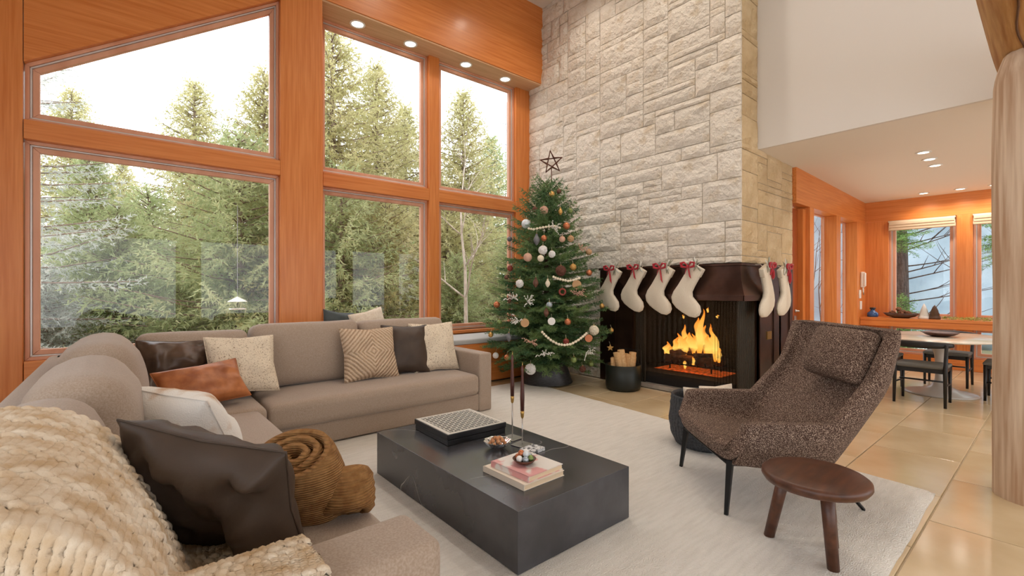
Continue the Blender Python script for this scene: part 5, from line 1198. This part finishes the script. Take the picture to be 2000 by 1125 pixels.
# ornaments
ORN = [
((4.577, 4.494, 2.673), 0.035, 'ball', 'brown', 'small brown bauble just below the tree top'),
((4.483, 4.514, 2.625), 0.039, 'ball', 'gold', 'small gold bauble just below the tree top'),
((4.358, 4.515, 2.391), 0.059, 'wicker', 'pink', 'rough pinkish woven bauble high on the tree'),
((4.306, 4.611, 2.412), 0.038, 'ball', 'twig', 'dark brown bauble left of the pinkish woven one near the top'),
((4.517, 4.401, 2.373), 0.031, 'drop', 'gold', 'golden cone-shaped ornament high on the tree'),
((4.679, 4.402, 2.404), 0.039, 'ball', 'green', 'green bauble at the upper right of the tree'),
((4.217, 4.679, 2.216), 0.063, 'ball', 'pale', 'large pale silver bauble at the upper left of the tree'),
((4.267, 4.422, 2.004), 0.041, 'ball', 'copper', 'copper bauble below the upper bead garland'),
((4.444, 4.293, 1.992), 0.041, 'ball', 'pink', 'coppery pink bauble at the upper right of the tree'),
((4.207, 4.485, 1.978), 0.047, 'drop', 'grey', 'grey pine cone ornament under the pale silver bauble'),
((4.244, 5.035, 2.045), 0.036, 'ball', 'grey', 'dark grey bauble hanging from the leftmost upper branch tip'),
((4.566, 4.269, 2.005), 0.045, 'wicker', 'wood', 'openwork beige bauble at the upper right of the tree'),
((4.222, 4.394, 1.844), 0.060, 'wicker', 'white', 'large white wicker ball in the upper middle of the tree'),
((4.103, 4.533, 1.752), 0.057, 'ball', 'pink', 'matte beige-pink bauble left of the white wicker balls'),
((4.181, 4.39, 1.734), 0.043, 'ball', 'cream', 'cream bauble between two white wicker balls'),
((4.29, 4.311, 1.789), 0.047, 'wicker', 'white', 'smaller white wicker ball right of the large one'),
((4.969, 4.322, 1.853), 0.043, 'ball', 'wood', 'tan bauble at the right edge of the upper tree'),
((4.546, 4.325, 2.18), 0.048, 'ball', 'copper', 'shiny copper bauble right of the upper bead garland'),
((4.329, 4.2, 1.572), 0.070, 'wicker', 'twig', 'large dark brown twig ball in the middle of the tree'),
((4.496, 4.158, 1.622), 0.044, 'wicker', 'gold', 'golden openwork bauble right of the dark twig ball'),
((3.993, 4.56, 1.407), 0.054, 'wicker', 'white', 'white wicker ball on the left side of the tree'),
((4.175, 4.264, 1.406), 0.033, 'drop', 'cream', 'long cream drop ornament in the middle of the tree'),
((4.495, 4.093, 1.393), 0.060, 'disc', 'wood', 'round wood slice ornament under the middle bead garland'),
((4.301, 4.145, 1.301), 0.046, 'ring', 'red', 'red-brown ring ornament in the middle of the tree'),
((3.93, 4.933, 1.124), 0.045, 'ball', 'copper', 'copper bauble on the far left branch tip'),
((3.924, 4.677, 1.198), 0.034, 'drop', 'brown', 'small brown bell-shaped ornament at the left'),
((4.148, 4.208, 1.138), 0.039, 'ball', 'silver', 'silver-blue bauble in the middle of the tree'),
((5.086, 4.185, 1.098), 0.036, 'ball', 'gold', 'gold bauble at the right edge of the tree near the fireplace'),
((4.103, 4.214, 1.036), 0.036, 'drop', 'brown', 'brown pine cone ornament in the middle of the tree'),
((3.929, 4.399, 0.91), 0.055, 'disc', 'wood', 'beige wood slice ornament on the lower left of the tree'),
((4.129, 4.153, 0.934), 0.048, 'disc', 'white', 'white round disc ornament in the lower middle'),
((4.293, 4.048, 0.926), 0.042, 'ball', 'copper', 'copper bauble right of the white disc ornament'),
((3.845, 4.782, 0.892), 0.037, 'ball', 'green', 'green bauble on the lower left of the tree'),
((4.639, 3.94, 0.806), 0.066, 'wicker', 'cream', 'large cream wicker ball on the lower right of the tree'),
((4.522, 3.921, 0.713), 0.049, 'disc', 'copper', 'copper-toned wood slice at the right end of the lower garland'),
((4.227, 4.012, 0.688), 0.038, 'wicker', 'red', 'red and white patterned bauble above the lower garland'),
((3.82, 4.927, 0.723), 0.034, 'ball', 'gold', 'gold bauble on the lowest left branch tip'),
((3.818, 4.564, 0.716), 0.036, 'drop', 'grey', 'grey pine cone ornament on the lower left'),
((3.963, 4.997, 0.424), 0.042, 'ball', 'white', 'white bauble hanging below the lower left branches'),
((3.904, 4.7, 0.442), 0.037, 'ball', 'copper', 'copper bauble hanging low beside the white one'),
((4.066, 4.447, 0.304), 0.073, 'wicker', 'white', 'large white wicker ball hanging in front of the tree collar'),
((4.629, 4.124, 0.284), 0.044, 'wicker', 'twig', 'dark twig ball hanging lowest at the right'),
((4.774, 4.108, 0.337), 0.038, 'ball', 'green', 'olive bauble hanging low at the right'),
((4.41, 4.06, 0.436), 0.039, 'ball', 'green', 'pale green bauble at the bottom of the tree'),
((5.086, 4.041, 0.531), 0.042, 'star', 'gold', 'gold star ornament at the lower right edge'),
((5.167, 4.084, 0.762), 0.032, 'ball', 'gold', 'tiny gold bauble on the right branch tip'),
((4.022, 4.771, 1.615), 0.041, 'ball', 'red', 'red-brown bauble on the left edge of the tree'),
((3.988, 4.806, 1.494), 0.031, 'ball', 'brown', 'small dark brown bauble on the left edge of the tree'),
((4.768, 4.139, 1.553), 0.041, 'ball', 'copper', 'copper bauble on the right edge at mid height'),
((4.08, 4.37, 1.413), 0.040, 'drop', 'brown', 'brown pine cone ornament left of the cream drop'),
]
def lattice(v):
    n = v.normalized(); q = abs(math.sin(7*n.x+3*n.y)*math.sin(7*n.y-4*n.z)*math.sin(6*n.z+4*n.x)); return q
def orn_mesh(kind, r):
    mb = MB()
    if kind == 'ball': mb.lathe([(r*math.sin(PI*k/14), -r*math.cos(PI*k/14)) for k in range(15)], 22)
    elif kind == 'wicker':
        def fn(u, v):
            a = 2*PI*v; th = PI*u; n = Vector((math.sin(th)*math.cos(a), math.sin(th)*math.sin(a), math.cos(th))); k = abs(noise.noise(n*4.2+Vector((r*500, 0, 0)))); return tuple(n*r*(1.03-.20*max(0, .16-k)/.16*0-.24*min(1, k*2.6)))
        mb.grid(fn, 40, 56)
    elif kind == 'drop': mb.lathe([(0, -1.5*r), (.35*r, -1.2*r), (.8*r, -.5*r), (r*.95, .1*r), (.75*r, .7*r), (.45*r, 1.15*r), (.3*r, 1.5*r), (.45*r, 1.7*r), (0, 1.85*r)], 16)
    elif kind == 'disc': mb.lathe([(0, -.006), (r*.97, -.006), (r, 0), (r*.97, .006), (0, .006)], 24, m=Matrix.Rotation(math.radians(-40), 4, 'Z') @ Matrix.Rotation(PI/2, 4, 'X'))
    elif kind == 'ring':
        mb.tube([Matrix.Rotation(math.radians(-40), 3, 'Z') @ Vector((r*.8*math.cos(2*PI*k/20), 0, r*.8*math.sin(2*PI*k/20))) for k in range(20)], r*.28, 8, closed=True)
    elif kind == 'star':
        p = [(r*(1.15 if k % 2 == 0 else .5)*math.cos(PI/2+PI*k/5), r*(1.15 if k % 2 == 0 else .5)*math.sin(PI/2+PI*k/5)) for k in range(10)]; mb.prism(p, -.008, .008, 'y', m=Matrix.Rotation(math.radians(-40), 4, 'Z'))
    return mb
for i, (p, r, kind, colr, lab) in enumerate(ORN):
    ro_ = Vector((p[0]-TX0, p[1]-TY0, 0)).normalized(); p = (p[0]+ro_.x*.05, p[1]+ro_.y*.05, p[2]); t = thing('tree_ornament', lab, 'ornament', p, 0, 'ornaments on the christmas tree')
    orn_mesh(kind, r).obj('body', 'orn_'+colr, t, smooth=kind not in ('star', 'disc'))
    top = r*(1.85 if kind == 'drop' else 1.0)
    cp_ = t
    if kind in ('ball', 'wicker', 'drop'): cp_ = MB().lathe([(0, top+.008), (.006, top+.008), (.007, top-.003), (0, top-.003)], 8).obj('cap', 'brass', t)
    k = math.hypot(TX0-p[0], TY0-p[1]) or 1
    MB().tube([(0, 0, top), ((TX0-p[0])/k*.015, (TY0-p[1])/k*.015, top+.045)], .0016, 4).obj('string', 'bead', cp_)
# bead garlands: one continuous string whose thickness swells into beads
GAR = [('upper pale bead garland on the christmas tree', [(4.179, 4.606, 2.143), (4.204, 4.533, 2.124), (4.255, 4.458, 2.142), (4.314, 4.402, 2.155), (4.384, 4.357, 2.163), (4.439, 4.316, 2.136)]),
 ('middle pale bead garland on the christmas tree', [(4.2, 4.211, 1.497), (4.24, 4.177, 1.471), (4.294, 4.138, 1.452), (4.355, 4.107, 1.439), (4.427, 4.085, 1.452), (4.526, 4.068, 1.48)]),
 ('lowest and longest pale bead garland on the christmas tree', [(3.989, 4.179, 0.818), (4.014, 4.132, 0.763), (4.048, 4.077, 0.708), (4.099, 4.021, 0.665), (4.161, 3.976, 0.652), (4.234, 3.94, 0.662), (4.318, 3.915, 0.702), (4.401, 3.904, 0.749), (4.466, 3.902, 0.79)])]
for lab, P_ in GAR:
    P_ = [Vector(p)+Vector((p[0]-TX0, p[1]-TY0, 0)).normalized()*.06 for p in P_]; L_ = sum((b-a).length for a, b in zip(P_, P_[1:])); nb_ = int(L_/.036); K = nb_*10; pts = []; rad = []
    for k in range(K+1):
        t = k/K*(len(P_)-1); i = min(int(t), len(P_)-2); q = t-i; pts.append(P_[i].lerp(P_[i+1], q)); ph = (k % 10)/10; rad.append(.003+.0135*max(0, math.sin(PI*ph))**.6)
    o = MB().tube(pts, rad, 8).obj('bead_garland', 'bead', smooth=True); tag(o, lab, 'garland', 'bead garlands')
# pale berry sprays
SPR = [((3.90, 4.56, 1.22), 'frosted twig spray at the left of the tree, mid height'), ((3.96, 4.38, 1.17), 'frosted twig spray left of the centre of the tree'), ((3.86, 4.44, .93), 'frosted twig spray on the lower left of the tree'), ((4.04, 4.16, .534), 'frosted twig spray at the bottom middle of the tree'), ((4.51, 3.94, .515), 'frosted twig spray at the bottom right of the tree'), ((4.42, 4.04, 1.268), 'berry twig spray right of the red-brown ring'), ((4.66, 4.19, 1.87), 'berry twig spray at the upper right of the tree'), ((4.36, 4.35, 2.13), 'white twig spray on the upper garland'), ((3.89, 4.24, .678), 'berry twig spray left of the lowest garland')]
for i, (p, lab) in enumerate(SPR):
    out = Vector((p[0]-TX0, p[1]-TY0, 0)).normalized(); t = thing('twig_spray', lab, 'spray', Vector(p)+out*.04, 0, 'twig sprays on the tree'); rr = random.Random(i+50); sdv = Vector((-out.y, out.x, 0))
    for k in range(9):
        d = (out*rr.uniform(.3, .9)+sdv*rr.uniform(-1, 1)+Vector((0, 0, rr.uniform(-.3, .8)))).normalized(); L_ = rr.uniform(.08, .17); K = 18
        MB().tube([d*L_*q/K+Vector((0, 0, .01*math.sin(q))) for q in range(K+1)], [.0018+.0062*max(0, math.sin(q*PI/2.0+k))*(q > 3) for q in range(K+1)], 5).obj('twig', 'sprig_white' if i < 5 or i == 7 else 'orn_pink', t, smooth=True)
